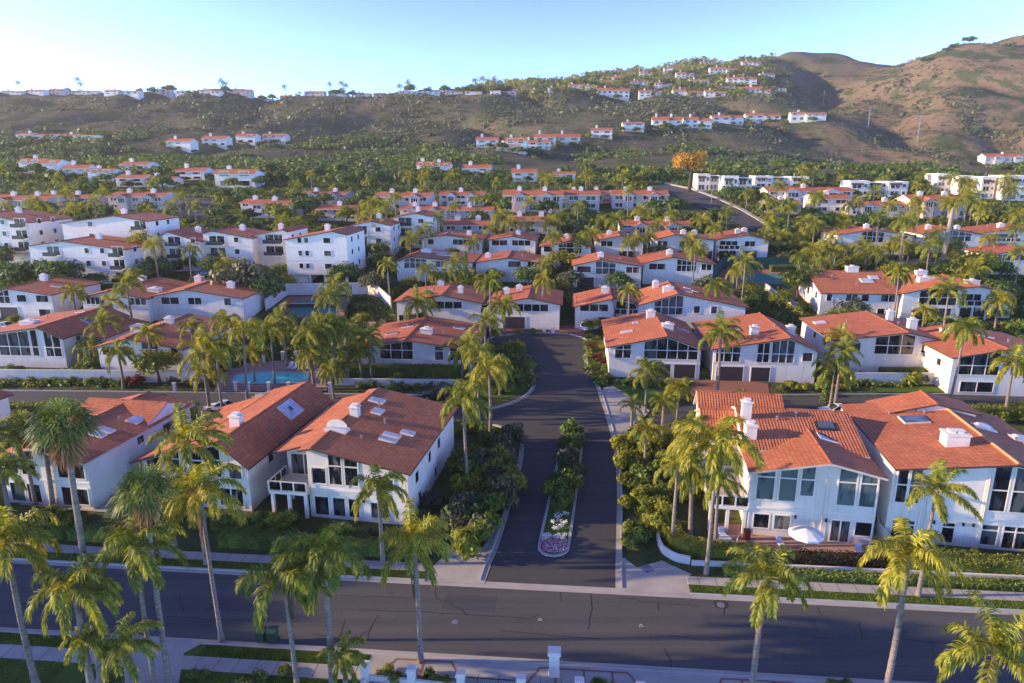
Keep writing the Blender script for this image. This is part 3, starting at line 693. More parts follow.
    def win(s, b, a0, a1, z0, z1=None, nx=1, tr=(), gl='glass', side='F', name='window', fw=.13, gap=.42, frame='trim'):
        def P(a, z, o):
            if side == 'F': return (a, b.y0 - o, z)
            if side == 'R': return (b.x1 + o, a, z)
            if side == 'L': return (b.x0 - o, a, z)
            return (a, b.y1 + o, z)
        if z1 is None:
            top = lambda a: (b.z(a, b.y0) if side in 'FB' else b.z(b.x1 if side == 'R' else b.x0, a)) - gap
        else: top = lambda a: z1
        f = MB()
        def bar(p, q, wd, o=.075):
            p = Vector((p[0], p[1], 0)); q = Vector((q[0], q[1], 0)); d = (q - p).normalized(); n = Vector((-d.y, d.x, 0)) * wd / 2
            c = [p - n, q - n, q + n, p + n]
            f.add([P(k.x, k.y, o) for k in c])
            for i in range(4):
                u, v = c[i], c[(i + 1) % 4]; f.add([P(v.x, v.y, o), P(u.x, u.y, o), P(u.x, u.y, -.03), P(v.x, v.y, -.03)])
        ks = [a0 + (a1 - a0) * k / nx for k in range(nx + 1)]
        xs = sorted(set(ks + [x for x in [getattr(b, 'peak', None)] if x and a0 < x < a1]))
        for k in ks: bar((k, z0 - fw / 2), (k, top(k) + fw / 2), fw)
        for u, v in zip(xs[:-1], xs[1:]): bar((u, top(u)), (v, top(v)), fw, .073)
        bar((a0, z0), (a1, z0), fw, .077)
        for t in tr: bar((a0, t), (a1, t), fw, .071)
        if gl == 'glass': gl = ('glass', 'glass', 'glass_b', 'glass_c')[WR.randrange(4)]
        w = f.build(name, M[frame], s.root); g = MB()
        for u, v in zip(xs[:-1], xs[1:]): g.add([P(u, z0, .02), P(v, z0, .02), P(v, top(v), .02), P(u, top(u), .02)])
        g.build('pane', M[gl], w); return w
    def garage(s, b, a0, a1, z0=0.05, h=2.3, m='garage', name='garage_door'):
        g = MB(); g.box(a0, a1, b.y0 - .05, b.y0 + .02, z0, z0 + h)
        for k in range(4): g.box(a0 + .04, a1 - .04, b.y0 - .08, b.y0 - .05, z0 + .06 + k * h / 4, z0 + (k + 1) * h / 4 - .05)
        o = g.build(name, M[m], s.root)
        f = MB(); f.box(a0 - .14, a0, b.y0 - .09, b.y0, z0, z0 + h + .14); f.box(a1, a1 + .14, b.y0 - .09, b.y0, z0, z0 + h + .14); f.box(a0, a1, b.y0 - .09, b.y0, z0 + h, z0 + h + .14)
        f.build('door_frame', M['trim'], o)
    def chimney(s, b, x, y, w=1.1, d=.9, h=1.2, pots=1, m='stucco'):
        def mk(p):
            z = b.z(x, y); c = MB(); c.box(x - w / 2, x + w / 2, y - d / 2, y + d / 2, z - .8, z + h)
            c.box(x - w / 2 - .1, x + w / 2 + .1, y - d / 2 - .1, y + d / 2 + .1, z + h, z + h + .14)
            o = c.build('chimney', M[m], p)
            for k in range(pots):
                px_ = x + (k - (pots - 1) / 2) * .75; q = MB(); q.box(px_ - .28, px_ + .28, y - .28, y + .28, z + h + .14, z + h + .32); q.box(px_ - .36, px_ + .36, y - .36, y + .36, z + h + .36, z + h + .42); q.v += []
                q.build('chimney_cap', M['trim'], p)
        s.post.append(mk)
    def skylight(s, b, x, y, w, l, gl='glass_sky', dome=False, frame='trim'):
        def mk(p):
            c = MB(); q = [(x - w / 2, y - l / 2), (x + w / 2, y - l / 2), (x + w / 2, y + l / 2), (x - w / 2, y + l / 2)]
            c.slab([(u, v, b.z(u, v) + .16) for u, v in q], .25); c.build('skylight_kerb', M[frame], p)
            g = MB(); e = .1; q = [(x - w / 2 + e, y - l / 2 + e), (x + w / 2 - e, y - l / 2 + e), (x + w / 2 - e, y + l / 2 - e), (x - w / 2 + e, y + l / 2 - e)]
            if not dome: g.slab([(u, v, b.z(u, v) + .20) for u, v in q], .03)
            else:
                n = 6
                for i in range(n):
                    for j in range(n):
                        P = []
                        for (a, c_) in ((i, j), (i + 1, j), (i + 1, j + 1), (i, j + 1)):
                            u = x + (a / n - .5) * (w - .2); v = y + (c_ / n - .5) * (l - .2); hh = .42 * math.sqrt(max(0, (1 - (2 * a / n - 1) ** 2) * (1 - (2 * c_ / n - 1) ** 2)))
                            P.append((u, v, b.z(u, v) + .17 + hh))
                        g.add(P)
            g.build('skylight', M[gl], p, smooth=dome)
        s.post.append(mk)
    def vent(s, b, x, y, h=.5):
        def mk(p):
            z = b.z(x, y); c = MB(); c.tube([(x, y, z - .2), (x, y, z + h)], [.09, .09], 8); c.tube([(x, y, z + h), (x, y, z + h + .12)], [.16, .16], 8); c.build('vent_pipe', M['grey_metal'], p)
        s.post.append(mk)
    def deck(s, x0, x1, y0, y1, zf, posts=True, panel='glass', zb=-.3, sides='FL'):
        d = MB(); d.box(x0, x1, y0, y1, zf - .35, zf); o = d.build('deck', M['trim'], s.root)
        if posts:
            for px_ in (x0 + .25, (x0 + x1) / 2, x1 - .25):
                q = MB(); q.box(px_ - .16, px_ + .16, y0 + .12, y0 + .44, zb, zf - .35); q.build('deck_post', M['trim'], o)
        r = MB(); g = MB(); n = max(2, int((x1 - x0) / 1.3))
        segs = [((x0, y0 + .06), (x1, y0 + .06))]
        if 'L' in sides: segs.append(((x0 + .06, y0), (x0 + .06, y1)))
        if 'R' in sides: segs.append(((x1 - .06, y0), (x1 - .06, y1)))
        for (xa, ya), (xb, yb) in segs:
            L = math.hypot(xb - xa, yb - ya); n = max(1, round(L / 1.3))
            for k in range(n + 1):
                u, v = xa + (xb - xa) * k / n, ya + (yb - ya) * k / n; r.box(u - .07, u + .07, v - .07, v + .07, zf, zf + 1.05)
            dx, dy = (.04, 0) if xa == xb else (0, .04)
            r.box(min(xa, xb) - dx, max(xa, xb) + dx, min(ya, yb) - dy, max(ya, yb) + dy, zf + 1.0, zf + 1.1)
            g.box(min(xa, xb) - dx / 3, max(xa, xb) + dx / 3, min(ya, yb) - dy / 3, max(ya, yb) + dy / 3, zf + .12, zf + .98)
        r.build('railing', M['trim'], o); g.build('railing_panel', M[panel], o)
    def done(s):
        s.wall.build('wall', s.wm, s.root)
        if s.roof.f:
            s.roof_o = s.roof.build('roof', [M['tile'], s.fascia, M['tile']], s.root)
        for mk in s.post: mk(s.roof_o or s.root)
        return s
def seg(h, name, m, fn):
    a = MB(); fn(a); a.build(name, M[m], h.root)
# ---- F3: red roof with the deck, nearest house west of the entry road
def house_deck():
    c, w = front(309, 411, 521, ROTF); s = House('townhouse', 'white two-storey townhouse with red roof, two skylight pairs and a raised glass-railed deck', 'house', c, w, ROTF, fascia='brown'); d = 18.5
    b = s.gy(0, w, 0, d, 7.9, 6.2, 8.1, .9); b.peak = .9
    c2 = s.gy(-3.9, -.02, 3.2, d - .6, 6.6, 7.75, 7.75, -.02, of=2.2)
    s.win(b, .45, 2.0, 3.9, 5.7, 1, gl='glass'); s.win(b, 2.3, 3.75, 3.9, None, 1, (6.0,)); s.win(b, 4.0, 5.5, 3.9, None, 1, (6.0,))
    s.win(b, 7.6, 9.2, 3.6, 5.0, 1)
    s.win(b, .5, 2.1, .35, 2.5, 1, frame='trim'); s.win(b, 2.5, 3.9, .35, 2.5); s.win(b, 4.2, 5.4, .35, 2.5); s.win(b, 6.6, 8.6, .5, 2.3, 2)
    for y0, y1, z0 in ((2.2, 3.4, 3.4), (7, 8.1, 3.6), (10.8, 12, 3.6)): s.win(b, y0, y1, z0, z0 + 1.35, 1, side='R')
    for y0 in (3.0, 9.2): s.win(b, y0, y0 + 1.1, .8, 2.1, 1, side='R')
    s.win(c2, -3.5, -.5, 3.15, 5.6, 2)
    s.garage(c2, -3.4, -.5, .05, 2.5, 'garage', 'sliding_door')
    s.deck(-4.2, -.03, -.6, 3.18, 3.0)
    def bar_(a): a.box(0, w, -.07, 0, 3.15, 3.4)
    seg(s, 'band_course', 'trim', bar_)
    s.chimney(b, 1.6, 9.2, .95, .9, 1.0)
    def fan_flashing(p):
        a = MB(); 
        x, y = 1.5, 4.6; z = b.z(x, y); n = 10
        a.slab([(x - 1.3, y - .6, z + .35), (x + 1.1, y - .6, b.z(x + 1.1, y) + .28), (x + 1.1, y + .7, b.z(x + 1.1, y) + .28), (x - 1.3, y + .7, z + .35)], .35)
        for k in range(n): t = math.pi * k / n; t2 = math.pi * (k + 1) / n; a.add([(x - .1, y, z + .36), (x - .1 + 1.2 * math.cos(t), y, z + .36 + .9 * math.sin(t)), (x - .1 + 1.2 * math.cos(t2), y, z + .36 + .9 * math.sin(t2))])
        a.build('arched_dormer', M['stucco'], p)
    s.post.append(fan_flashing)
    s.skylight(b, 6.9, 5.2, 1.9, .95, 'glass_white'); s.skylight(b, 6.9, 6.45, 1.9, .95, 'glass_white'); s.skylight(b, 8.2, 8.0, 1.5, 1.1, 'glass_white')
    s.skylight(b, 3.4, 11.6, 1.2, 1.6, 'glass_white'); s.skylight(b, 2.2, 14.6, 1.8, 1.4, 'glass_white'); s.vent(b, 5.2, 9.0); s.vent(b, 4.4, 4.0, .3); s.vent(b, 3.0, 13.2, .5)
    LAND.append(('the deck house', s.c + Vector((w / 2, 6, 0)))); return s.done()
DH = house_deck()
# ---- F2
def house_two():
    c, w = front(132, 256, 506, ROTF); s = House('townhouse', 'white townhouse with a wide red roof and a recessed well, standing between two similar houses', 'house', c, w, ROTF); d = 20
    x1 = w * .47
    b = s.gy(x1, w, 0, d, 6.7, 5.7, 7.9, w * .80); b.peak = w * .80
    e = s.gy(0, x1 - .02, 1.6, d - 2, 4.6, 6.4, 6.6, x1 - .1, of=1.4)
    s.win(b, x1 + .5, x1 + 2.1, 3.7, None, 1, (5.4,)); s.win(b, x1 + 2.5, x1 + 4.2, 3.7, None, 1, (5.6,)); s.win(b, w - 2.2, w - .7, 3.6, 5.2, 1)
    s.win(b, x1 + .6, x1 + 2.4, .4, 2.5); s.win(b, w - 3.6, w - .8, .4, 2.5, 2)
    s.win(e, .5, 2.4, 3.0, None, 1, (), gap=.5); s.win(e, 2.8, 4.6, 3.0, None, 1, (4.6,)); s.win(e, 5.0, x1 - .5, 3.0, None, 1, (4.9,))
    s.win(e, .7, 2.6, .4, 2.3, 1); s.win(e, 3.4, 5.6, .4, 2.3, 2)
    for y0 in (4, 9): s.win(b, y0, y0 + 1.2, 3.6, 4.9, 1, side='R')
    s.skylight(b, w * .9, 12.5, 1.7, 3.4, 'glass_white'); s.skylight(b, w * .90, 12.5, .7, .9, 'glass_sky'); s.chimney(b, w * .72, 4.8, 1.2, .9, 1.1); s.vent(b, w * .93, 7); s.vent(e, 4, 9)
    LAND.append(('the recessed-well house', s.c + Vector((w / 2, 6, 0)))); return s.done()
house_two()
# ---- F1
def house_one():
    c, w = front(3, 99, 506, ROTF); s = House('townhouse', 'white townhouse behind tall fan palms, with bright twin skylights and a long east wall', 'house', c, w, ROTF, fascia='cream'); d = 17.5
    b = s.gy(0, w, 0, d, 5.7, 5.8, 7.0, w * .45); b.peak = w * .45
    g = s.gx(-.5, w - .02, 10, d - .4, 6.0, 5.9, 7.3, 13.6, oh=.0)
    s.win(b, .5, 2.1, 3.5, None, 1, (5.2,)); s.win(b, 2.5, 4.3, 3.5, None, 1, (5.3,)); s.win(b, 6.9, 8.2, 3.5, None, 1, (5.7,)); s.win(b, 8.4, w - .35, 3.5, None, 1, (5.5,))
    s.win(b, .6, 2.4, .3, 2.5, 1); s.win(b, 2.7, 4.4, .3, 2.5, 1); s.win(b, 6.9, 8.2, .3, 2.5, 1); s.win(b, 8.5, w - .35, .5, 2.4, 1)
    s.win(b, 7.5, 8.7, 4.2, 5.2, 1, side='R'); s.win(b, 12, 14.2, 3.6, 5.0, 1, side='R'); s.win(b, 15.2, 16.6, 3.0, 5.2, 1, (4.0,), side='R')
    s.skylight(b, w * .74, 5.0, 1.8, 1.0, 'glass_white'); s.skylight(b, w * .74, 6.3, 1.8, 1.0, 'glass_white'); s.skylight(b, w * .82, 10.2, 1.5, 1.9, 'glass_white'); s.vent(b, w * .7, 9)
    def led(a): a.box(4.6, w, -.07, 0, 2.95, 3.15)
    seg(s, 'band_course', 'trim', led)
    LAND.append(('the fan palm house', s.c + Vector((w / 2, 6, 0)))); return s.done()
house_one()
def house_zero():
    c = Vector((-81, 66, H(-81, 66))); w = 13; s = House('townhouse', 'white townhouse at the west edge, only its red roof corner showing behind palms', 'house', c, w, ROTF); d = 23
    b = s.gy(-3, w - 3.5, 0, d, 6.0, 5.9, 7.6, 3); b.peak = 3
    s.win(b, 0.5, 3, 3.4, None, 2); s.win(b, 5, 8, .4, 2.4, 2); s.chimney(b, 2, 10); s.skylight(b, 6.6, 18, 2.0, 1.6, 'glass_white'); return s.done()
house_zero()
# ---- F4: umbrella house
def house_umbrella():
    c, w = front(749, 866, 540, ROTF); s = House('townhouse', 'white two-storey townhouse with teal curtained windows behind a white patio umbrella', 'house', c, w, ROTF, fascia='cream'); d = 17.5
    g = s.gx(0, w, 4.0, d, 7.7, 7.2, 9.5, 11.6, of=.3, oh=.15); gw_ = s.gx(-3.6, -.02, 9.0, d - .4, 7.2, 6.8, 8.7, 12.5, of=.4, oh=.3)
    b = s.gy(0, w - .02, 0, 9.0, 7.2, 7.5, 8.6, w * .59, ob=.1, oh=.4); b.peak = w * .59
    v = s.gx(-3.55, w * .46, d - 3.8, d + 1.2, 8.3, 7.4, 9.6, d - 1.2, of=.5)
    t = (6.35,)
    s.win(b, .55, 2.25, 4.0, None, 1, (6.45,), 'glass_teal'); s.win(b, 2.65, 4.3, 4.0, None, 1, (6.45,), 'glass_teal'); s.win(b, 4.6, 5.9, 4.7, None, 1, (6.45,), 'glass_teal')
    s.win(b, 8.0, 9.7, 4.0, None, 1, (6.45,), 'glass_teal'); s.win(b, 10.0, 11.55, 4.0, None, 1, (6.45,), 'glass_teal')
    s.win(b, .55, 2.1, .9, 2.5, 1, (), 'glass'); s.win(b, 2.5, 4.1, .9, 2.5, 1, (), 'glass'); s.win(b, 7.8, 9.6, .1, 2.45, 2, (), 'glass', name='patio_door'); s.win(b, 10.0, 11.6, .9, 2.45, 1, (), 'glass')
    def led(a): a.box(0, w - .02, -.08, 0, 3.05, 3.3); a.box(-.0, .16, -.09, 0, 0, 6.6); a.box(w - .2, w - .03, -.09, 0, 0, 6.3); a.box(6.2, 6.35, -.06, 0, 0, 7.4); a.box(7.45, 7.6, -.06, 0, 0, 7.4)
    seg(s, 'trim_board', 'trim', led)
    s.win(gw_, -3.2, -.4, 3.3, 5.8, 2, (), 'glass'); s.garage(gw_, -3.2, -.5, .05, 2.6, 'garage', 'sliding_door')
    s.deck(-3.8, -.03, -.2, 8.95, 3.1, sides='FL')
    s.chimney(g, .75, 9.6, 1.0, .8, 1.7); s.chimney(g, .7, 6.2, 1.1, 1.5, 1.2)
    s.skylight(g, w - 2.9, 8.6, 1.8, 1.5, 'glass_sky', frame='metal'); s.skylight(b, w - 3.0, 6.6, 2.2, 1.7, 'glass_sky'); s.vent(g, w - 5.6, 10.2); s.vent(g, 4, 9.4, .3)
    LAND.append(('the umbrella house', s.c + Vector((w / 2, 6, 0)))); return s.done(), c, w
UH, uc, uw = house_umbrella()
# ---- F5
def house_east():
    c, w = front(891, 1064, 548, ROTF); s = House('townhouse', 'large white townhouse with a broad orange roof, golden ridge and long white chimney', 'house', c, w, ROTF); d = 17.2
    rx = w * .60
    b = s.gy(0, w, 0, d, 8.0, 7.6, 9.2, rx, oh=.15); b.peak = rx
    u = s.gy(rx - 6.6, rx + 3, d - 3.2, d + 1.0, 8.4, 9.0, 9.9, rx - 1.2, of=.2)
    s.win(b, .4, 1.4, 4.2, None, 1, (6.1,)); s.win(b, 1.55, 2.6, 4.2, None, 1, (6.1,)); s.win(b, .5, 2.6, .5, 2.4, 1, (1.9,))
    s.win(b, 8.7, 10.2, 4.0, None, 1, (6.2,)); s.win(b, 10.5, 12.7, 4.0, None, 1, (6.2,)); s.win(b, 13.0, 15.2, 4.0, None, 1, (6.2,)); s.win(b, 15.5, w - .4, 4.0, None, 1, (6.2,))
    s.win(b, 8.5, 10.0, .4, 2.6, 1, (2.0,)); s.win(b, 10.4, 12.6, .2, 2.6, 2, (2.0,), name='patio_door'); s.win(b, 13.0, 15.4, .4, 2.6, 2, (2.0,))
    s.win(b, 5.0, 6.2, .3, 2.5, 1, (2.0,))
    def led(a): a.box(8, w, -.08, 0, 3.0, 3.2); a.box(8.2, 8.36, -.09, 0, 0, 7.3); a.box(2.85, 3.0, -.09, 0, 0, 5.8)
    seg(s, 'trim_board', 'trim', led)
    s.chimney(b, rx - 3.2, 4.6, 2.1, 1.6, 1.1, 2)
    s.skylight(b, rx - 4.4, 11.4, 2.6, 2.2, 'glass_sky', frame='cream'); s.skylight(b, rx + 1.9, 9.8, 2.2, 1.1, 'glass_white', True); s.skylight(b, rx + 5.4, 9.0, 2.4, 1.5, 'glass_white', True); s.skylight(b, rx + 6.0, 7.2, 2.2, 1.4, 'glass_white', True)
    for x, y in ((rx - 6.2, 13.5), (rx - 3.3, 14), (rx - 2.6, 13.4), (rx + 4.2, 8)): s.vent(b, x, y, .3)
    def ridge(p):
        a = MB(); a.tube([(rx, -.8, 9.28), (rx, d - 2.6, 9.28)], [.14, .14], 8); a.build('ridge_tiles', M['ridge'], p)
    s.post.append(ridge)
    LAND.append(('the orange-roofed east house', s.c + Vector((w / 2, 6, 0)))); return s.done()
EH = house_east()
def fittings(s, w, xs, lamps, h):
    for x in xs:
        a = MB(); a.tube([(x, -.14, .1), (x, -.14, h)], [.05, .05], 6); a.build('downpipe', M['cream'], s.root)
    for x, z in lamps:
        a = MB(); a.box(x - .09, x + .09, -.24, -.06, z, z + .32); a.build('wall_lamp', M['metal'], s.root)
fittings(DH, 0, (.2, DH.w - .25), ((6.0, 2.2),), 5.6); fittings(UH, 0, (6.9,), ((7.3, 2.2), (4.45, 2.3)), 6.9); fittings(EH, 0, (3.3, 8.4), ((6.8, 2.3), (7.7, 2.3), (4.2, 2.3)), 7.4)
# ---- general two-storey hillside townhouse
def mid(xl, xr, yb, label, land=None, rx=.5, he=5.7, hp=7.0, her=None, d=15, wins=(), gar=(), chim=(), sky=(), rz=ROT, wing=None, deck=None, wall='stucco', fascia='brown', oh=.6, side=True, vents=((.3, .6), (.7, .4)), base=.2):
    c, w = front(xl, xr, yb, rz); s = House('townhouse', label, 'house', c, w, rz, fascia=fascia, wall=wall); her = he if her is None else her
    b = s.gy(0, w, 0, d, he, her, hp, w * rx, oh=oh); b.peak = w * rx
    for q in wins:
        f0, f1, nx, mode = q[:4]; gl = q[4] if len(q) > 4 else 'glass'; a0, a1 = f0 * w, f1 * w
        if mode == 'big': s.win(b, a0, a1, 3.25, None, nx, (4.75,), gl)
        elif mode == 'tall': s.win(b, a0, a1, 2.0, None, nx, (3.6,), gl)
        elif mode == 'mid': s.win(b, a0, a1, 3.6, 5.1, nx, (), gl)
        elif mode == 'low': s.win(b, a0, a1, .5, 2.2, nx, (), gl)
    for f0, f1 in gar: s.garage(b, f0 * w, f1 * w, base - .1, 2.35)
    if deck: f0, f1 = deck; s.deck(f0 * w, f1 * w, -1.5, -.02, 3.0, sides='FLR')
    if side:
        for y0 in (3, 8): s.win(b, y0, y0 + 1.3, 3.6, 4.8, 1, (), side='R' if xl < 512 else 'L')
    for fx, fy, *r in chim: s.chimney(b, fx * w, fy * d, *(r or (1.3, 1.0, .9)))
    for fx, fy, sw_, sl_, *r in sky: s.skylight(b, fx * w, fy * d, sw_, sl_, *(r or ('glass_sky',)))
    for fx, fy in vents: s.vent(b, fx * w, fy * d, .4)
    if wing:
        side_, ww, set_, h0, h1 = wing[:5]
        if side_ == 'L': e = s.gy(-ww, -.02, set_, d - 1, h0, h1, h1, -.02, of=.9); m0, m1 = -ww + .4, -.5
        else: e = s.gy(w + .02, w + ww, set_, d - 1, h1, h0, h1, w + .02, of=.9); m0, m1 = w + .5, w + ww - .4
        s.win(e, m0, m1, 3.1, None, 2, (), gap=.6); s.win(e, m0, m1, .4, 2.2, 2)
        if len(wing) > 5: s.deck(m0 - .4, m1 + .4, set_ - 1.6, set_ - .02, 2.9, sides='FLR')
    if land: LAND.append((land, s.c + Vector((w / 2, d / 3, 0))))
    return s.done()
# second row, below the pool level lane
mid(-18, 70, 367, 'white house at the west edge with tall dark windows and a roof panel', 'the west-edge house', .75, 5.6, 7.2, d=17, wins=((.22, .60, 3, 'tall'), (.62, .70, 1, 'tall'), (.78, .97, 2, 'tall')), chim=((.35, .3, 2.6, 1.6, .5),), sky=((.93, .5, 2.6, 1.4), (.62, .75, 2, .8, 'glass_white')), wing=('R', 4.5, 4, 4.6, 5.4, 1))
mid(100, 188, 377, 'white two-gabled house between the west-edge house and the pool', 'the two-gabled house', .38, 5.2, 6.7, d=18, wins=((.05, .42, 4, 'mid'), (.52, .72, 2, 'big'), (.86, .95, 1, 'mid'), (.54, .7, 2, 'low')), chim=((.22, .35, 2.2, 1.2, 1.0), (.42, .6)), sky=((.72, .5, 2.6, 1.4),))
mid(362, 470, 371, 'cream house with a brick-red roof and one white chimney just east of the pool', 'the brick-red roofed house', .42, 4.2, 5.6, d=17, wins=((.17, .48, 3, 'tall'), (.68, .76, 1, 'tall'), (.82, .96, 2, 'tall')), chim=((.55, .3, 1.9, 1.2, .8),), sky=((.2, .35, 2.2, 1.2, 'glass_sky'), (.3, .6, 2.2, 1.2, 'glass_sky'), (.8, .7, 2, 1.2, 'glass_sky')), wall='stucco_warm', oh=1.0)
mid(609, 698, 378, 'white house with bright orange roof at the bend of the entry road, two chimneys', 'the bend house', .62, 5.4, 7.3, d=19, wins=((.06, .24, 2, 'big'), (.38, .52, 1, 'big'), (.52, .97, 4, 'big')), gar=((.42, .68), (.72, .95)), chim=((.55, .75, 1.5, 1, 1.1), (.68, .3, 1.8, 1.2, .8)), sky=((.22, .35, 2, 1, 'glass_white'), (.35, .62, 1, .8, 'glass_white'), (.9, .5, 2, 1, 'glass_sky')))
mid(713, 812, 382, 'white house with two dark garage doors beside the bend house', 'the two-garage house', .72, 5.6, 7.6, d=18, wins=((.02, .26, 3, 'big'), (.42, .54, 2, 'big'), (.56, .78, 3, 'big'), (.86, .96, 1, 'mid')), gar=((.04, .30), (.38, .56)), chim=((.45, .25, 1.3, 1, 1.2), (.9, .5)), sky=((.3, .5, 2, 1, 'glass_sky'), (.85, .35, 1.6, 1, 'glass_sky')))
mid(832, 942, 373, 'white house with a ribbed red roof and twin white chimneys above the east lane', 'the twin-chimney house', .62, 5.7, 7.2, d=16, wins=((.06, .24, 2, 'mid'), (.36, .70, 3, 'big'), (.76, .97, 2, 'mid')), chim=((.78, .3, 1.3, 1.1, 1.6), (.70, .62, 1, .9, 1.6)), sky=((.08, .7, 2, 1.6, 'glass_white'),))
mid(950, 1056, 396, 'white house with flaming orange hipped roof at the east edge of the lane', 'the east-edge house', .45, 6.2, 7.6, d=16, wins=((.06, .42, 3, 'big'), (.58, .9, 3, 'big'), (.1, .4, 2, 'low')), sky=((.55, .5, 2, 1, 'glass_white'),), chim=((.3, .75, 1.6, 1.6, .4),))
# third row
mid(-6, 57, 319, 'white house with a red roof at the west edge of the third row', 'the third-row west house', .3, 5.4, 6.6, d=15, wins=((.03, .30, 3, 'big'), (.42, .58, 1, 'mid'), (.74, .95, 1, 'mid'), (.75, .95, 1, 'low')), gar=((.1, .4),), chim=((.36, .6, 1.2, 1, 1.2),), sky=((.75, .4, 2, 1, 'glass_sky'),))
mid(84, 152, 322, 'white house in the middle of a joined red-roofed trio west of the tennis court', 'the joined trio', .45, 5.2, 6.6, d=17, wins=((.06, .34, 4, 'mid'), (.72, .98, 3, 'mid'), (.1, .3, 2, 'low')), chim=((.9, .3, 2.4, 1.5, .7), (.4, .7, 1.4, 1, .9)))
mid(153, 246, 322, 'white house with a pale chimney at the east end of the joined red-roofed trio', None, .4, 5.3, 6.9, d=18, wins=((.4, .55, 2, 'mid'), (.8, .88, 1, 'mid'), (.1, .3, 2, 'mid')), chim=((.12, .8, 1.6, 1.2, 1.2), (.72, .35, 1.4, 1, 1.1)), side=False)
mid(397, 481, 326, 'white house with a four-pane window row north of the brick-red roofed house', 'the four-pane house', .55, 5.1, 6.5, d=14, wins=((.36, .78, 4, 'mid'), (.02, .2, 1, 'low')), chim=((.72, .35, 1, 1, 1.1), (.4, .85)), sky=((.3, .5, 2, 1.4, 'glass_white'),))
mid(497, 559, 329, 'white house at the cul-de-sac head with a row of four windows over its garage', 'the cul-de-sac head house', .5, 5.3, 6.5, d=14, wins=((.3, .82, 4, 'mid'),), gar=((.1, .45),), chim=((.1, .5, 1.3, 1.1, 1.2), (.3, .7)), wing=('L', 4, 2.5, 4.6, 5.4, 1))
mid(575, 613, 329, 'white house with one rising roof slope and outside stair by the cul-de-sac', 'the stair house', .95, 4.7, 6.4, d=13, wins=((.12, .85, 3, 'mid'),), gar=((.6, .95),), wing=('R', 5, 2.5, 5.2, 6.1, 1), chim=((.8, .5, 1.4, 1, 1.1),))
mid(638, 742, 331, 'white house with a deep red hipped roof and small skylights behind the bend house', 'the deep red house', .36, 5.2, 7.6, d=14, wins=((.15, .42, 4, 'big'), (.52, .58, 1, 'mid'), (.68, .74, 1, 'mid')), chim=((.3, .3, 2, 1.3, .8), (.22, .8, 1.2, 1, 1.2)), sky=((.5, .3, 1.4, .9, 'glass_white'), (.58, .45, 1.2, .8, 'glass_white'), (.52, .62, 1.4, .8, 'glass_white')))
# fourth row
mid(574, 640, 288, 'cream house with paired dark windows in the fourth row, west of its white neighbour', 'the cream fourth-row house', .38, 5.4, 6.8, d=13, wins=((.04, .25, 1, 'mid'), (.32, .62, 3, 'big'), (.77, .97, 2, 'mid')), gar=((.05, .3),), chim=((.4, .3, 1.4, 1, .9),), wall='stucco_warm')
mid(643, 711, 285, 'white house with three window groups in the fourth row, east of the cream house', 'the white fourth-row house', .4, 5.3, 6.8, d=13, wins=((.08, .32, 2, 'mid'), (.48, .76, 4, 'big'), (.83, .98, 2, 'mid')), chim=((.4, .3, 1.4, 1, .9),))
mid(397, 472, 282, 'white house with a solar roof in the fourth row west of the cypress', 'the solar roof house', .2, 5.0, 6.2, d=14, wins=((.10, .40, 4, 'big'), (.52, .66, 2, 'mid')), chim=((.3, .6, 2.4, 1.4, .7),), sky=((.6, .5, 5, 2.2, 'glass_sky'), (.45, .75, 4, 1.6, 'glass_sky')))
mid(476, 540, 282, 'white house behind the cypress tree in the fourth row', None, .5, 4.8, 6.0, d=13, wins=((.5, .7, 1, 'mid'), (.8, .95, 1, 'mid')), chim=((.15, .4),))
# fifth row
mid(422, 482, 258, 'white house with dark triple windows in the fifth row north of the solar roof house', 'the fifth-row west house', .4, 5.3, 6.4, d=13, wins=((.1, .2, 1, 'mid'), (.52, .86, 4, 'mid')), chim=((.75, .4),), sky=((.4, .5, 2, 1.2),))
mid(489, 535, 259, 'white house with a wide window band in the fifth row above the cypress', None, .5, 5.2, 6.3, d=13, wins=((.06, .4, 2, 'mid'), (.5, .9, 3, 'mid')), chim=((.6, .4),))
mid(541, 590, 266, 'white gabled house with a dark garage at the west of the fifth row', 'the gabled garage house', .6, 5.2, 6.6, d=13, wins=((.35, .82, 3, 'big'), (.05, .25, 1, 'mid')), gar=((.4, .75),), chim=((.5, .6),))
mid(596, 642, 260, 'white shadowed house behind palms in the middle of the fifth row', None, .5, 5.4, 6.6, d=13, wins=((.1, .35, 2, 'mid'), (.55, .9, 3, 'mid')), gar=((.5, .85),), chim=((.3, .5),))
mid(656, 712, 260, 'white house with two brown garage doors in the fifth row', 'the fifth-row garage house', .3, 5.6, 6.9, d=14, wins=((.02, .2, 2, 'mid'), (.4, .78, 4, 'mid')), gar=((.38, .62), (.68, .98)), chim=((.5, .3), (.75, .6)), sky=((.8, .5, 4, 2, 'glass_sky'),))
mid(715, 766, 260, 'white house with a balcony at the east end of the fifth row', 'the fifth-row balcony house', .6, 5.6, 6.9, d=14, wins=((.08, .42, 3, 'mid'), (.55, .75, 2, 'mid')), gar=((.06, .4), (.5, .8)), chim=((.5, .4), (.7, .7)), deck=(.04, .45))
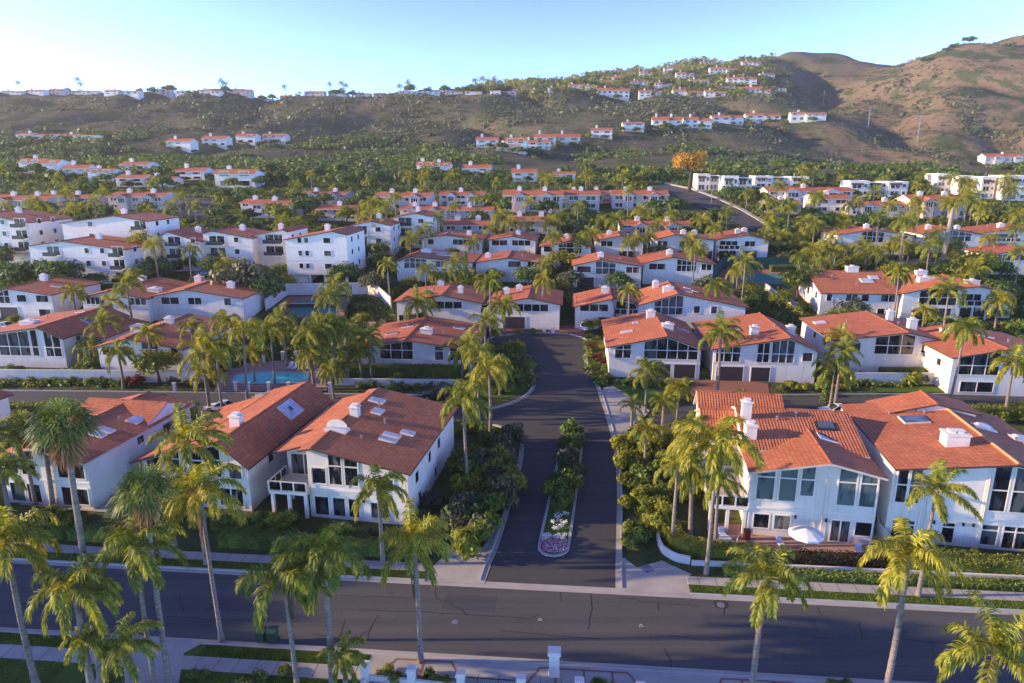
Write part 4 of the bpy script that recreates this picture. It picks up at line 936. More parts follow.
# large east compound
def compound():
    c, w = front(822, 1008, 318, ROT); s = House('townhouse', 'largest white house on the east slope with a long orange roof and a bridge-like stair', 'house', c, w, ROT); d = 15
    b = s.gx(0, w * .40, 0, d, 5.3, 5.6, 8.3, 9.5); e = s.gy(w * .41, w * .70, -1.2, d - 1, 5.6, 6.4, 7.6, w * .62); e.peak = w * .62; f = s.gy(w * .70, w, 1.5, d + 1, 6.2, 5.2, 6.8, w * .82); f.peak = w * .82
    for f0, f1, nx in ((.03, .06, 1), (.13, .19, 2), (.21, .25, 1), (.31, .39, 2)): s.win(b, f0 * w, f1 * w, 3.3, 4.8, nx)
    s.win(b, .3 * w, .34 * w, .6, 1.9, 1); s.win(e, .49 * w, .68 * w, 3.0, None, 4, (4.6,)); s.garage(e, .47 * w, .66 * w, .1, 2.3)
    s.win(f, .72 * w, .84 * w, 3.0, 5.0, 3); s.win(f, .88 * w, .99 * w, 2.9, None, 3, (4.3,)); s.garage(f, .72 * w, .82 * w, .1, 2.2); s.deck(.71 * w, .86 * w, -.2, 1.48, 2.8, sides='FLR')
    s.chimney(b, .24 * w, 9.5, 2.4, 1.4, .9); s.chimney(e, .58 * w, 4.5, 3.0, 1.6, .6); s.chimney(e, .62 * w, 10, 2.2, 1.3, .8); s.chimney(f, .83 * w, 5, 2.5, 1.5, .5)
    s.skylight(b, .28 * w, 5, 2.6, 1.6, 'glass_white'); s.skylight(b, .33 * w, 6.5, 2, 1.2, 'glass_white'); s.vent(b, 4, 6); s.vent(b, 8, 3)
    for y0 in (2, 7): s.win(b, y0, y0 + 1.2, 3.4, 4.8, 1, side='L')
    LAND.append(('the east compound', s.c + Vector((w / 2, 4, 0)))); return s.done()
compound()
mid(837, 908, 254, 'white house with three tall windows on the east upper slope, behind the compound', 'the upper east house', .45, 5.4, 6.8, d=13, wins=((.32, .62, 4, 'big'), (.8, .95, 1, 'mid'), (.5, .7, 2, 'low')), chim=((.45, .3),))
mid(921, 976, 253, 'white house with broad dark windows behind the tall thick palm', None, .45, 5.4, 6.9, d=13, wins=((.05, .25, 2, 'mid'), (.4, .85, 4, 'big')), chim=((.25, .4), (.8, .5)))
mid(980, 1050, 252, 'white house with a balcony at the east edge of the upper slope', None, .6, 5.4, 7.0, d=13, wins=((.1, .5, 3, 'mid'),), chim=((.4, .4, 1.6, 1.2, .9),), deck=(.05, .5))
mid(988, 1050, 275, 'small cream house catching the sun at the east edge, above the compound', 'the small sunlit house', .55, 5.2, 6.6, d=11, wins=((.06, .6, 4, 'mid'),), chim=((.9, .3),), wall='stucco_warm')
# ------------------------------------------------------------------ apartment blocks on the west slope
def balcony_stack(s, b, a0, a1, floors, side='F', y=0, dep=1.6):
    for k in range(floors):
        z = .3 + k * 3.0; s.win(b, a0 + .2, a1 - .2, z + .1, z + 2.3, 2, (), 'glass', name='balcony_door', frame='trim')
        d = MB(); d.box(a0, a1, b.y0 - dep, b.y0 - .02, z - .25, z); d.box(a0, a0 + .15, b.y0 - dep, b.y0 - .02, z, z + 2.75); d.box(a1 - .15, a1, b.y0 - dep, b.y0 - .02, z, z + 2.75)
        o = d.build('balcony', M['stucco'], s.root); r = MB(); r.box(a0 + .15, a1 - .15, b.y0 - dep, b.y0 - dep + .05, z + .08, z + 1.0); r.build('railing', M['metal'], o)
def apartment(xl, xr, yb, label, land, floors, stack, wins, rx, slope=2.2, d=16, rz=ROT, set_back=0, pil=False, hl=None):
    c, w = front(xl, xr, yb, rz); c = c + Vector((0, set_back, 0)); c.z = H(c.x, c.y)
    s = House('apartment_block', label, 'apartment block', c, w, rz, fascia='brown'); h = floors * 3.0 + .6
    b = s.gy(0, w, 0, d, h - slope * rx, h - slope * (1 - rx), h + .3, w * rx, oh=.3, of=.4, z0=(2.6 if pil else -3)); b.peak = w * rx
    if pil:
        s.wall.box(.4, w * .3, 1, d - 1, -2, 2.6)
        for fx in (.35, .6, .95):
            q = MB(); q.box(fx * w - .3, fx * w + .3, .4, 1, -2, 2.6); q.build('pier', M['stucco'], s.root)
    for f0, f1, lo_, hi_, nx in wins:
        for k in range(lo_, hi_): s.win(b, f0 * w, f1 * w, k * 3.0 + 1.0, k * 3.0 + 2.3, nx)
    for f0, f1, lo_, hi_ in stack:
        for k in range(lo_, hi_):
            z = .3 + k * 3.0; s.win(b, f0 * w + .2, f1 * w - .2, z + .1, z + 2.3, 2, (), 'glass', name='balcony_door')
            dm = MB(); dm.box(f0 * w, f1 * w, -1.5, -.02, z - .25, z); o = dm.build('balcony', M['stucco'], s.root)
            r = MB(); r.box(f0 * w + .05, f1 * w - .05, -1.5, -1.44, z + .08, z + 1.0); r.build('railing', M['metal'], o)
    for y0 in (3, 8):
        for k in range(1 if pil else 0, floors): s.win(b, y0, y0 + 1.3, k * 3.0 + 1.0, k * 3.0 + 2.3, 1, (), side='R')
    def cop_(a):
        for k in range(1, floors): a.box(.02, w - .02, -.05, 0, k * 3.0 - .02, k * 3.0 + .1)
    seg(s, 'floor_band', 'trim', cop_)
    s.chimney(b, w * .5, d * .6, 1.2, 1, 1.2)
    if land: LAND.append((land, s.c + Vector((w / 2, 2, 0))))
    return s.done()
apartment(-40, 38, 263, 'white apartment block cut by the west edge with dark stacked balconies', None, 4, ((.80, .97, 1, 4),), ((.62, .68, 1, 4, 1), (.5, .56, 1, 4, 1)), .35, 3)
apartment(32, 132, 283, 'broad white apartment block with a blank gabled front and a column of small windows', 'the blank-fronted block', 3, ((.86, .99, 0, 3), (.18, .33, 2, 3)), ((.58, .63, 0, 3, 1), (.03, .08, 0, 2, 1), (.74, .79, 1, 3, 1), (.42, .46, 0, 1, 1)), .36, 2.4, 14)
apartment(66, 156, 266, 'tall white apartment block rising behind the blank-fronted block', None, 4, ((.83, .98, 0, 4),), ((.3, .36, 1, 4, 1),), .62, 2.6, 14)
apartment(166, 204, 271, 'narrow white apartment block with three balconies and a lean-to red roof', 'the balcony blocks', 3, ((.12, .5, 0, 3),), ((.75, .88, 0, 3, 1),), .15, 2.4, 14)
apartment(206, 256, 270, 'white apartment block with balconies next to the big piloti block', None, 3, ((.1, .45, 0, 3),), ((.62, .72, 0, 3, 1),), .2, 1.8, 14)
apartment(252, 290, 268, 'low white apartment wing with a red roof joined to the piloti block', None, 3, ((.4, .9, 1, 3),), (), .9, 1.6, 14)
apartment(288, 350, 286, 'tallest white apartment block standing on piers above the tennis court', 'the piloti block', 4, (), ((.20, .27, 1, 4, 1), (.31, .38, 1, 4, 1), (.62, .74, 1, 4, 1)), .78, 2.2, 14, pil=True)
apartment(354, 392, 258, 'shaded apartment block half hidden behind palms east of the piloti block', None, 3, ((.1, .4, 0, 3),), ((.6, .75, 0, 3, 1),), .5, 1.4, 13)
apartment(395, 432, 248, 'pale apartment block between palms with dark stairwells, north of the solar roof house', None, 3, ((.1, .5, 0, 3),), ((.65, .8, 0, 3, 1),), .6, 1.4, 13)
# ------------------------------------------------------------------ terraces of smaller houses further up
def condo(xl, xr, yb, label, hpx=None, d=11, wall='stucco_pink', nwin=None, roof=True, fl=2, group=None, rz=ROT, hip=1.5, grp=None, chims=1, name='terrace', cat='house'):
    c, w = front(xl, xr, yb, rz); s = House(name, label, cat, c, w, rz, fascia='cream', wall=wall, group=group); sc = F / depth(c)
    h = (hpx / sc if hpx else fl * 2.9); eave = h * .8 if roof else h
    if roof: b = s.gx(0, w, 0, d, eave, eave, h, d * .5, z0=-5)
    else:
        m = max(2, round(w / 9)); b = None
        for k in range(m):
            off = (0, 1.6, .6)[k % 3]; u = s.flat(w * k / m + .02, w * (k + 1) / m - .02, off, d + off, h * (1, .9, .95)[k % 3], z0=-5)
            for q in range(fl):
                z = q * h / fl * .95; s.win(u, w * (k + .12) / m, w * (k + .58) / m, z + .5, z + h / fl * .78, 2, (), 'glass', fw=.16, name='bay_window'); s.win(u, w * (k + .72) / m, w * (k + .9) / m, z + .9, z + h / fl * .75, 1, (), 'glass', fw=.16)
            q_ = MB(); q_.slab([(w * (k + .05) / m, off - .9, h * .80), (w * (k + .65) / m, off - .9, h * .80), (w * (k + .65) / m, off - .02, h * .9), (w * (k + .05) / m, off - .02, h * .9)], .15); q_.build('roof', M['brown'], s.root)
        b = u; nwin = -1
    if roof and w > 16:
        for f in (.2, .65): g = s.gy(w * f, w * (f + .18), -1.6, d * .45, eave - .3, eave - .3, eave + .7, w * (f + .09), z0=-5, of=.3); g.peak = w * (f + .09); s.win(g, w * (f + .03), w * (f + .15), eave - 2.4, eave - .7, 3)
    n = 0 if nwin == -1 else (nwin or max(2, int(w / 4.2))); fh = eave / fl
    for k in range(n):
        for q in range(fl):
            a0 = w * (k + .22) / n; a1 = w * (k + .78) / n
            s.win(b, a0, a1, q * fh + .7, q * fh + fh * .82, 2, (), 'glass', fw=.18)
    if roof:
        for k in range(chims): s.chimney(b, w * (k + .6) / (chims + .3), d * .45, 1.5, 1.2, 1.1)
    return s.done()
T = 'sand-coloured '
rows = [((-10, 50, 216, 20), 'terrace at the west edge below the golden palms'), ((30, 90, 208, 13), 'terrace with faded roof beyond the golden palms'), ((108, 166, 210, 17), 'terrace just west of the car park'),
        ((250, 294, 218, 17), 'low house below the canyon mouth, east of the car park'), ((300, 346, 203, 11), 'terrace at the foot of the canyon'), ((317, 358, 221, 15), 'terrace directly north of the piloti block'),
        ((375, 430, 210, 17), 'terrace with two floors north of the central palms'), ((400, 447, 220, 13), 'terrace in the second rank north of the central palms'), ((439, 483, 206, 14), 'terrace with a tall chimney at the middle of the top rank'),
        ((443, 491, 240, 19), 'terrace with a low front roof, in front of the upper ranks'), ((447, 492, 220, 12), 'terrace wedged between two taller ranks'), ((503, 562, 212, 21), 'largest terrace in the upper middle'),
        ((505, 556, 234, 17), 'terrace with a bay window below the largest upper terrace'), ((565, 599, 210, 19), 'narrow terrace beside the largest upper terrace'), ((560, 612, 203, 12), 'shaded terrace on the topmost rank'),
        ((612, 667, 209, 18), 'terrace beside the hill road junction'), ((620, 690, 236, 14), 'low terrace behind the fifth-row houses'), ((813, 848, 213, 18), 'terrace at the foot of the east hill'), ((850, 905, 216, 14), 'terrace behind the east palms'),
        ((910, 964, 218, 22), 'tall terrace among the east palms'), ((768, 800, 214, 13), 'low terrace beside the hill road bend'), ((241, 262, 214, 14), 'small house beside the car park')]
for (a, b_, y, h), l in rows: condo(a, b_, y, T + l, h, wall='stucco_pink' if rnd.random() < .7 else 'stucco', chims=2 if b_ - a > 45 else 1)
condo(768, 850, 203, 'white terrace with dark bay fronts and brown roof at the foot of the east hill', 15, wall='stucco', nwin=7)
condo(755, 808, 188, 'long flat white block with a row of dark bays below the spur', 11, wall='stucco', roof=False, nwin=7)
condo(697, 722, 191, 'white flat-roofed block beside the orange tree', 16, wall='stucco', roof=False, nwin=3, fl=2)
condo(723, 752, 195, 'white stepped block just east of the flat-roofed block by the orange tree', 18, wall='stucco', roof=False, nwin=3, fl=2)
condo(850, 906, 197, 'white flat-roofed block with a grey gable on the east slope', 15, wall='stucco', roof=False, nwin=4)
for k, (a, b_, y, h) in enumerate(((936, 962, 193, 18), (958, 984, 196, 19), (980, 1006, 199, 21), (1002, 1050, 201, 24))):
    condo(a, b_, y, 'white stepped apartment block on the east slope, ' + ('first and smallest', 'second', 'third', 'last and sunniest')[k] + ' from the west', h, wall='stucco', roof=False, nwin=3, fl=3, group='stepped white blocks')
condo(985, 1026, 168, 'cream villa with an orange roof on the east hillside above the stepped blocks', 14, wall='stucco_warm')
ORD = 'first second third fourth fifth sixth seventh eighth ninth tenth eleventh twelfth thirteenth fourteenth fifteenth sixteenth seventeenth eighteenth nineteenth twentieth twenty-first twenty-second twenty-third twenty-fourth'.split() + ['%dth' % k for k in range(25, 120)]
# ------------------------------------------------------------------ hillside and ridge houses
VILLAS = []
def villa(xl, xr, yb, hpx, label, group, wall='stucco', tile=True):
    c, w = front(xl, xr, yb); s = House('hillside_house', label, 'house', c, w, ROT + rnd.uniform(-.06, .06), group=group, fascia='cream', wall=wall)
    sc = F / depth(c); h = hpx / sc; d = min(10, w * .5 + 3); u = rnd.random()
    def one(x0, x1, y0, hh):
        if tile: b = s.gx(x0, x1, y0, y0 + d, hh * .74, hh * .74, hh, y0 + d / 2, z0=-8)
        else: b = s.gx(x0, x1, y0, y0 + d, hh * .8, hh * .8, hh, y0 + d * .3, z0=-8)
        n = max(2, int((x1 - x0) / 6)); fl = 2 if hh > 5 else 1; e = (hh * .74 if tile else hh) / fl
        for k in range(n):
            for q in range(fl):
                if rnd.random() < .15: continue
                s.win(b, x0 + (x1 - x0) * (k + .25) / n, x0 + (x1 - x0) * (k + .75) / n, q * e + e * .25, q * e + e * .8, 1, fw=.2)
        return b
    if w > 20:
        m = w * (.4 + .2 * u); b = one(0, m - .05, 0, h); one(m, w, rnd.uniform(-3, 3), h * rnd.uniform(.75, 1.0))
    else: b = one(0, w, 0, h)
    s.chimney(b, w * .25, d * .5, 1.6, 1.3, h * .16 + .6)
    VILLAS.append((s, w, d, h, label))
    return s.done()
west = [(15, 56, 139, 6), (57, 97, 139, 5), (19, 63, 174, 15), (63, 88, 178, 13), (88, 114, 181, 12), (119, 149, 172, 10), (116, 145, 187, 12), (145, 173, 187, 10), (174, 206, 180, 12), (215, 256, 188, 18), (166, 192, 149, 10), (202, 227, 146, 10), (236, 256, 144, 10), (262, 286, 144, 10)]
west_l = ['long low white house half buried in trees on the upper west hillside', 'low white house with a shed roof on the upper west hillside', 'pale house at the west end of the lower hillside terrace', 'pale house second along the lower hillside terrace', 'small pale house third along the lower hillside terrace',
          'white house with two chimneys above the lower hillside terrace', 'white house with arched bays below the two-chimney house', 'white house behind a dark tree on the lower terrace', 'bright white house on the lower west hillside', 'white house with tall arches at the east end of the lower terrace',
          'white house first of four along the middle west hillside', 'white house second of four along the middle west hillside', 'white house third of four along the middle west hillside', 'white house last of four along the middle west hillside']
for q, l in zip(west, west_l): villa(*q, l, 'houses on the west hillside', tile=rnd.random() < .75)
cent = [(417, 434, 176, 14), (434, 450, 176, 13), (462, 490, 176, 11), (476, 498, 148, 11), (496, 520, 152, 9), (505, 526, 153, 15), (534, 556, 146, 12), (556, 580, 146, 12), (520, 550, 149, 9), (591, 612, 138, 10), (623, 644, 132, 10), (652, 668, 130, 13), (668, 681, 130, 13), (684, 711, 128, 11), (712, 744, 124, 9), (746, 780, 122, 9), (791, 824, 121, 9), (512, 537, 182, 13), (553, 575, 182, 10)]
cent_l = ['white hillside house with a gable, west of a joined pair in the canyon mouth', 'white hillside house with an arched wing, east of the joined pair in the canyon mouth', 'white hillside house alone above the upper terraces', 'white house with two turrets at the west end of the middle shelf', 'low pale house in front of the turreted house on the middle shelf',
          'white house with a stacked front beside the dry meadow', 'white house behind the dry meadow, its west half', 'white house behind the dry meadow, its east half', 'low house above the dry meadow on the middle shelf', 'white house stepping up between middle shelf and spur row',
          'white house at the west end of the spur row', 'white house second along the spur row, with a bay', 'narrow white house third along the spur row', 'cream house fourth along the spur row', 'white house fifth along the spur row', 'white house sixth along the spur row', 'low white house at the east tip of the spur', 'pale house directly above the largest upper terrace', 'white house above the narrow terrace, near the hill road']
for q, l in zip(cent, cent_l): villa(*q, l, 'houses on the middle hillside', tile=rnd.random() < .6)
rim = [(597, 629, 98, 10), (639, 661, 97, 7), (673, 703, 98, 9), (705, 725, 97, 7), (745, 770, 96, 9), (568, 583, 90, 6), (727, 756, 84, 7), (710, 738, 74, 7), (690, 708, 85, 6), (655, 672, 88, 6), (630, 648, 86, 6), (676, 694, 78, 6), (700, 716, 66, 5), (742, 760, 66, 5), (720, 735, 59, 5), (664, 680, 72, 5), (640, 655, 76, 5), (612, 626, 81, 5), (598, 612, 85, 5), (585, 597, 90, 5), (548, 562, 92, 5), (530, 545, 94, 5), (760, 775, 78, 5), (750, 765, 55, 5), (775, 790, 53, 4), (735, 748, 52, 4)]
rim_l = ['sunlit cream house on the rim above the spur row, largest of its rank', 'low blue-grey house on the rim, second of its rank', 'long white house on the rim, third of its rank', 'low white house on the rim, fourth of its rank', 'white house at the east end of the rim rank']
for k, q in enumerate(rim):
    villa(*q, rim_l[k] if k < 5 else 'small tan house on the far sunlit slope, ' + ORD[k - 5] + ' counted upward from the rim rank', 'houses scattered up the far sunlit slope' if k >= 5 else 'houses on the rim', wall='stucco_warm' if k % 2 else 'stucco')
ridge = [(0, 22), (24, 45), (48, 66), (70, 100), (103, 139), (151, 170), (175, 195), (199, 221), (228, 252), (256, 272), (279, 300), (304, 325), (328, 347), (354, 370), (373, 395), (399, 417), (418, 439), (445, 463), (465, 482), (490, 500), (502, 516)]
for k, (a, b_) in enumerate(ridge):
    villa(a, b_, 94.5, 4.2 + (k % 3) * .8, 'low house on the far ridge skyline, ' + ORD[k] + ' from the west end', 'houses along the ridge skyline', wall=('stucco_warm', 'stucco', 'stucco_pink')[k % 3])
# ------------------------------------------------------------------ plants
AUTO = []            # (object, description) to be told apart by landmark at the end
def palm_crown(seed, fan=False, nf=20, L=3.0, droop=1.9, nl=26, ll=.62, wind=(0, 0), dead=False, pl=4):
    g = random.Random(seed); mb = MB()
    for k in range(nf):
        az = k * 2.39996 + g.uniform(-.25, .25); el = R(78) - (k / nf) ** .9 * R(88) + g.uniform(-.12, .12)
        if dead: el = R(-55) - g.random() * R(30)
        LL = L * g.uniform(.85, 1.12) * (.75 if dead else 1)
        d = Vector((math.cos(az) * math.cos(el), math.sin(az) * math.cos(el), math.sin(el)))
        p = Vector((0, 0, 0)) + d * .12; n = 11; seg_ = LL / n; P = [p.copy()]; D = [d.copy()]
        for i in range(n):
            d = (d + Vector((wind[0], wind[1], -droop * (.35 + i / n)) ) * (1 / n)).normalized(); p = p + d * seg_; P.append(p.copy()); D.append(d.copy())
        mb.tube(P[::2], [.035 * (1 - i / (len(P[::2]))) + .008 for i in range(len(P[::2]))], 3, cap=False)
        if not fan:
            for i in range(nl):
                t = .12 + .88 * (i + g.random() * .5) / nl; f = t * n; j = min(n - 1, int(f)); q = P[j].lerp(P[j + 1], f - j); dd = D[j]
                side = dd.cross(Vector((0, 0, 1)));
                if side.length < .05: side = Vector((1, 0, 0))
                side.normalize(); up = side.cross(dd).normalized(); l = ll * (.55 + .75 * math.sin(math.pi * min(1, t * .85 + .1))) * g.uniform(.8, 1.2)
                for sg, au in ((-1, g.uniform(-.3, .2)), (1, g.uniform(-.3, .2)), (-1, g.uniform(.5, 1.0)), (1, g.uniform(.5, 1.0)))[:pl]:
                    v = (side * sg * math.cos(au) * .8 + up * math.sin(au) * .7 + dd * .55 + Vector((wind[0] * .25, wind[1] * .25, -.35 - g.random() * .35))).normalized()
                    w = (v.cross(dd)).cross(v).normalized() * .05; lq = l * g.uniform(.8, 1.15)
                    mid_ = q + v * lq * .5; v2 = (v + Vector((0, 0, -.9))).normalized(); tip = mid_ + v2 * lq * .55
                    mb.add([q - w * .7, q + w * .7, mid_ + w, mid_ - w]); mb.add([mid_ - w, mid_ + w, tip])
        else:
            o = P[6]; dd = D[6]; side = dd.cross(Vector((0, 0, 1)));
            if side.length < .05: side = Vector((1, 0, 0))
            side.normalize(); up = side.cross(dd).normalized(); m = 15
            for i in range(m):
                a = R(-118) + R(236) * i / (m - 1); l = ll * 1.9 * (1 - .25 * abs(i / (m - 1) - .5)) * g.uniform(.85, 1.1)
                v = (dd * math.cos(a) + side * math.sin(a) + up * g.uniform(-.15, .15)).normalized(); w = side * math.cos(a) * .055 - dd * math.sin(a) * .055
                a1 = o + v * l * .6; a2 = o + v * l + Vector((0, 0, -.35 * l))
                mb.add([o, a1 - w, a1 + w]); mb.add([a1 - w, a2, a1 + w])
    return mb
def palm_trunk(seed, r0, r1, bend=.02):
    g = random.Random(seed); n = 26; P = []; rad = []
    bx, by = g.uniform(-bend, bend), g.uniform(-bend, bend)
    for i in range(n + 1):
        t = i / n; P.append((bx * math.sin(t * 3) * 6, by * math.sin(t * 2.4) * 6, t)); r = r0 + (r1 - r0) * t + (.10 * math.exp(-t * 14)); rad.append(r * (1.0 + (.06 if i % 2 else -.03)) + (.07 * max(0, t - .88) / .12))
    mb = MB(); mb.tube([(x, y, 0) for x, y, z in P], rad, 9); 
    k = 0
    for i in range(n + 1):
        for _ in range(9): v = mb.v[k]; c = P[i]; a = 2 * math.pi * (_ / 9); mb.v[k] = (c[0] + math.cos(a) * rad[i], c[1] + math.sin(a) * rad[i], c[2]); k += 1
    return mb, (P[-1][0], P[-1][1])
QC = [palm_crown(s, wind=w, nf=nf, L=L, droop=dr).mesh('queen_palm_crown', M['palm'], False) for s, w, nf, L, dr in ((1, (.4, -.1), 15, 3.7, 3.0), (2, (.7, .2), 14, 3.5, 3.4), (3, (-.3, -.3), 17, 3.7, 3.2), (4, (.2, .3), 15, 3.6, 3.7), (5, (.8, -.2), 13, 3.4, 2.6), (6, (.5, .5), 12, 3.9, 2.9), (7, (.9, .1), 18, 3.3, 3.4), (8, (-.1, .2), 14, 3.4, 4.2))]
QCF = [palm_crown(s, wind=w, nf=13, L=3.5, droop=3.2, nl=15, ll=.85).mesh('queen_palm_crown', M['palm'], False) for s, w in ((11, (.3, -.1)), (12, (.5, .2)), (13, (-.2, -.3)), (14, (.1, .3)), (15, (.8, 0)), (16, (.6, -.4)))]
FC = [palm_crown(s, True, 34, 1.7, 1.5, ll=.62).mesh('fan_palm_crown', M['fan'], False) for s in (21, 22)]
def skirt(seed, L, n):
    g = random.Random(seed); mb = MB(); a0 = g.uniform(0, 6.28)
    for k in range(n):
        a = a0 + g.gauss(0, .8); r = g.uniform(.12, .42); l = L * g.uniform(.45, 1.0); z0 = g.uniform(-.6, .1)
        P = [Vector((math.cos(a) * .1, math.sin(a) * .1, z0)), Vector((math.cos(a) * r, math.sin(a) * r, z0 - .4)), Vector((math.cos(a) * r * .9, math.sin(a) * r * .9, z0 - l))]
        mb.tube(P, [.03, .03, .012], 3, cap=False)
        for i in range(26):
            t = g.random(); q = P[1].lerp(P[2], t); v = Vector((g.uniform(-1, 1), g.uniform(-1, 1), -2.2)).normalized() * g.uniform(.3, .55); w = Vector((g.uniform(-1, 1), g.uniform(-1, 1), 0)).normalized() * .03; mb.add([q - w, q + w, q + v])
    return mb.mesh('dead_fronds', M['dead'], False)
DEADQ = [skirt(31, 4.2, 14), skirt(32, 3.4, 11)]
DEADF = [palm_crown(s, True, 22, 1.6, 1.2, ll=.55, dead=True).mesh('dead_fronds', M['dead'], False) for s in (41, 42)]
TR = []
for s, r0, r1 in ((51, .19, .14), (52, .22, .16), (53, .17, .13)): mb, top = palm_trunk(s, r0, r1); TR.append((mb.mesh('palm_trunk', M['trunk'], True), top))
tan_ = simple('pale_palm_trunk', (.25, .19, .145), (.38, .30, .235), 6, .95, bs=.5, detail=6)
TRP = []
for s, r0, r1 in ((54, .30, .27),): mb, top = palm_trunk(s, r0, r1, .006); TRP.append((mb.mesh('palm_trunk', tan_, True), top))
NP = [0]
def palm(p, h, size=1.0, kind='queen', desc=None, label=None, near=True, dead=False, thick=1.0, rz=None, crown=None, lean=(0, 0)):
    g = random.Random(1000 + NP[0]); NP[0] += 1
    r = empty('fan_palm' if kind == 'fan' else 'queen_palm', (p[0], p[1], p[2] - .1), g.uniform(0, 6.28) if rz is None else rz)
    r.rotation_euler[0] = lean[0] + g.uniform(-.03, .03); r.rotation_euler[1] = lean[1] + g.uniform(-.03, .03)
    me, top = (TRP[0] if kind == 'thick' else TR[g.randrange(3)]); t = link('trunk', me, r); t.scale = (thick, thick, h)
    cm = FC[g.randrange(2)] if kind == 'fan' else (QC[g.randrange(8) if crown is None else crown] if near else QCF[g.randrange(6)])
    c = link('crown', cm, r, (top[0] * thick, top[1] * thick, h)); c.scale = (size * g.uniform(.88, 1.08), size * g.uniform(.88, 1.08), size * g.uniform(.85, 1.12)); c.rotation_euler = (0, 0, -r.rotation_euler[2] + g.uniform(-.5, .5))
    if dead or kind == 'fan':
        dm = (DEADF if kind == 'fan' else DEADQ)[g.randrange(2)]; d = link('dead_fronds', dm, r, (top[0] * thick, top[1] * thick, h - .1)); d.scale = (size, size, size * (1.2 if kind == 'fan' else 1.1))
    tag(r, label, 'palm tree', 'palms in the foreground' if label else 'palms among the houses')
    if not label: AUTO.append((r, desc or ('tall slender palm' if h > 10 else 'mid-height palm' if h > 6 else 'short palm')))
    KEEP.append((p[0], p[1], 0, .5, .5)); return r
# foreground palms: base x, base y, crown y -> height from the view
def fgp(bx, by, cy, size, label, **k):
    p = at(bx, by); e = math.atan((CY - cy) / F) - PITCH; h = CH + p.y * math.tan(e) - p.z; return palm(p, h, size, label=label, **k)
fgp(37, 688, 545, 1.15, 'yellow-green palm at the west edge of the near lawn', crown=2)
fgp(103, 689, 424, 1.15, 'tallest fan palm with tan dead skirt rising in front of the fan palm house', kind='fan', thick=1.25)
fgp(94, 712, 588, 1.05, 'thick-headed green palm in front of the street, west of the driveway', crown=1, thick=1.2)
fgp(99, 716, 640, .6, 'short companion palm hugging the thick-headed green palm', thick=1.1)
fgp(170, 690, 492, 1.0, 'tall palm with orange dead skirt beside the driveway', kind='fan', thick=1.2)
fgp(156, 692, 548, 1.05, 'palm with spreading droopy fronds on the driveway, beside the one with orange skirt', crown=3)
fgp(222, 641, 486, 1.15, 'slender palm with hanging dead frond on the near verge, west of the bins', crown=2, dead=True)
fgp(207, 565, 440, 1.15, 'golden-topped palm on the far verge below the house west of the deck house', crown=0)
fgp(133, 712, 645, .75, 'small sunlit young palm low on the driveway edge', crown=4)
fgp(298, 692, 572, 1.1, 'palm with a long brown-green hanging frond just east of the bins', crown=1, dead=True)
fgp(333, 684, 555, 1.1, 'palm with a shaggy trunk top beside the low garden wall', crown=2, thick=1.25)
fgp(383, 565, 488, .95, 'palm with a drooping round head in front of the deck house', crown=3)
fgp(421, 663, 540, .95, 'thin tall palm by the brick-edged panels west of the black gate', crown=0, dead=True)
fgp(706, 574, 440, 1.25, 'large-crowned palm at the west corner of the umbrella house', crown=2)
fgp(752, 693, 575, 1.05, 'palm with long orange dead skirt by the near kerb', crown=3, dead=True)
fgp(884, 700, 556, 1.05, 'bent palm by the near kerb with orange dead frond, east of the long skirted one', crown=1, dead=True)
fgp(918, 597, 488, 1.05, 'palm on the far verge in front of the orange-roofed east house', crown=4)
fgp(976, 742, 655, 1.25, 'broad feathery palm closest to the camera at the south-east corner', crown=0)
fgp(36, 505, 425, 1.0, 'fan palm with hanging tan skirt before the fan palm house, western of a pair', kind='fan', thick=1.2)
fgp(53, 508, 432, 1.0, 'fan palm with hanging tan skirt before the fan palm house, eastern of a pair', kind='fan', thick=1.2)
fgp(12, 520, 432, 1.1, 'palm with wide green fronds at the west edge before the fan palm house', crown=2)
fgp(15, 540, 470, .9, 'lower palm at the west edge above the hedge', crown=0)
fgp(138, 560, 500, 1.05, 'bushy fan palm with salmon dead leaves on the far verge by the fan palm house', kind='fan')
fgp(175, 545, 490, .9, 'short green palm behind the far verge between fan palm house and its neighbour', crown=1)
fgp(345, 690, 655, .6, 'small spiky palm beside the low garden wall', crown=4)
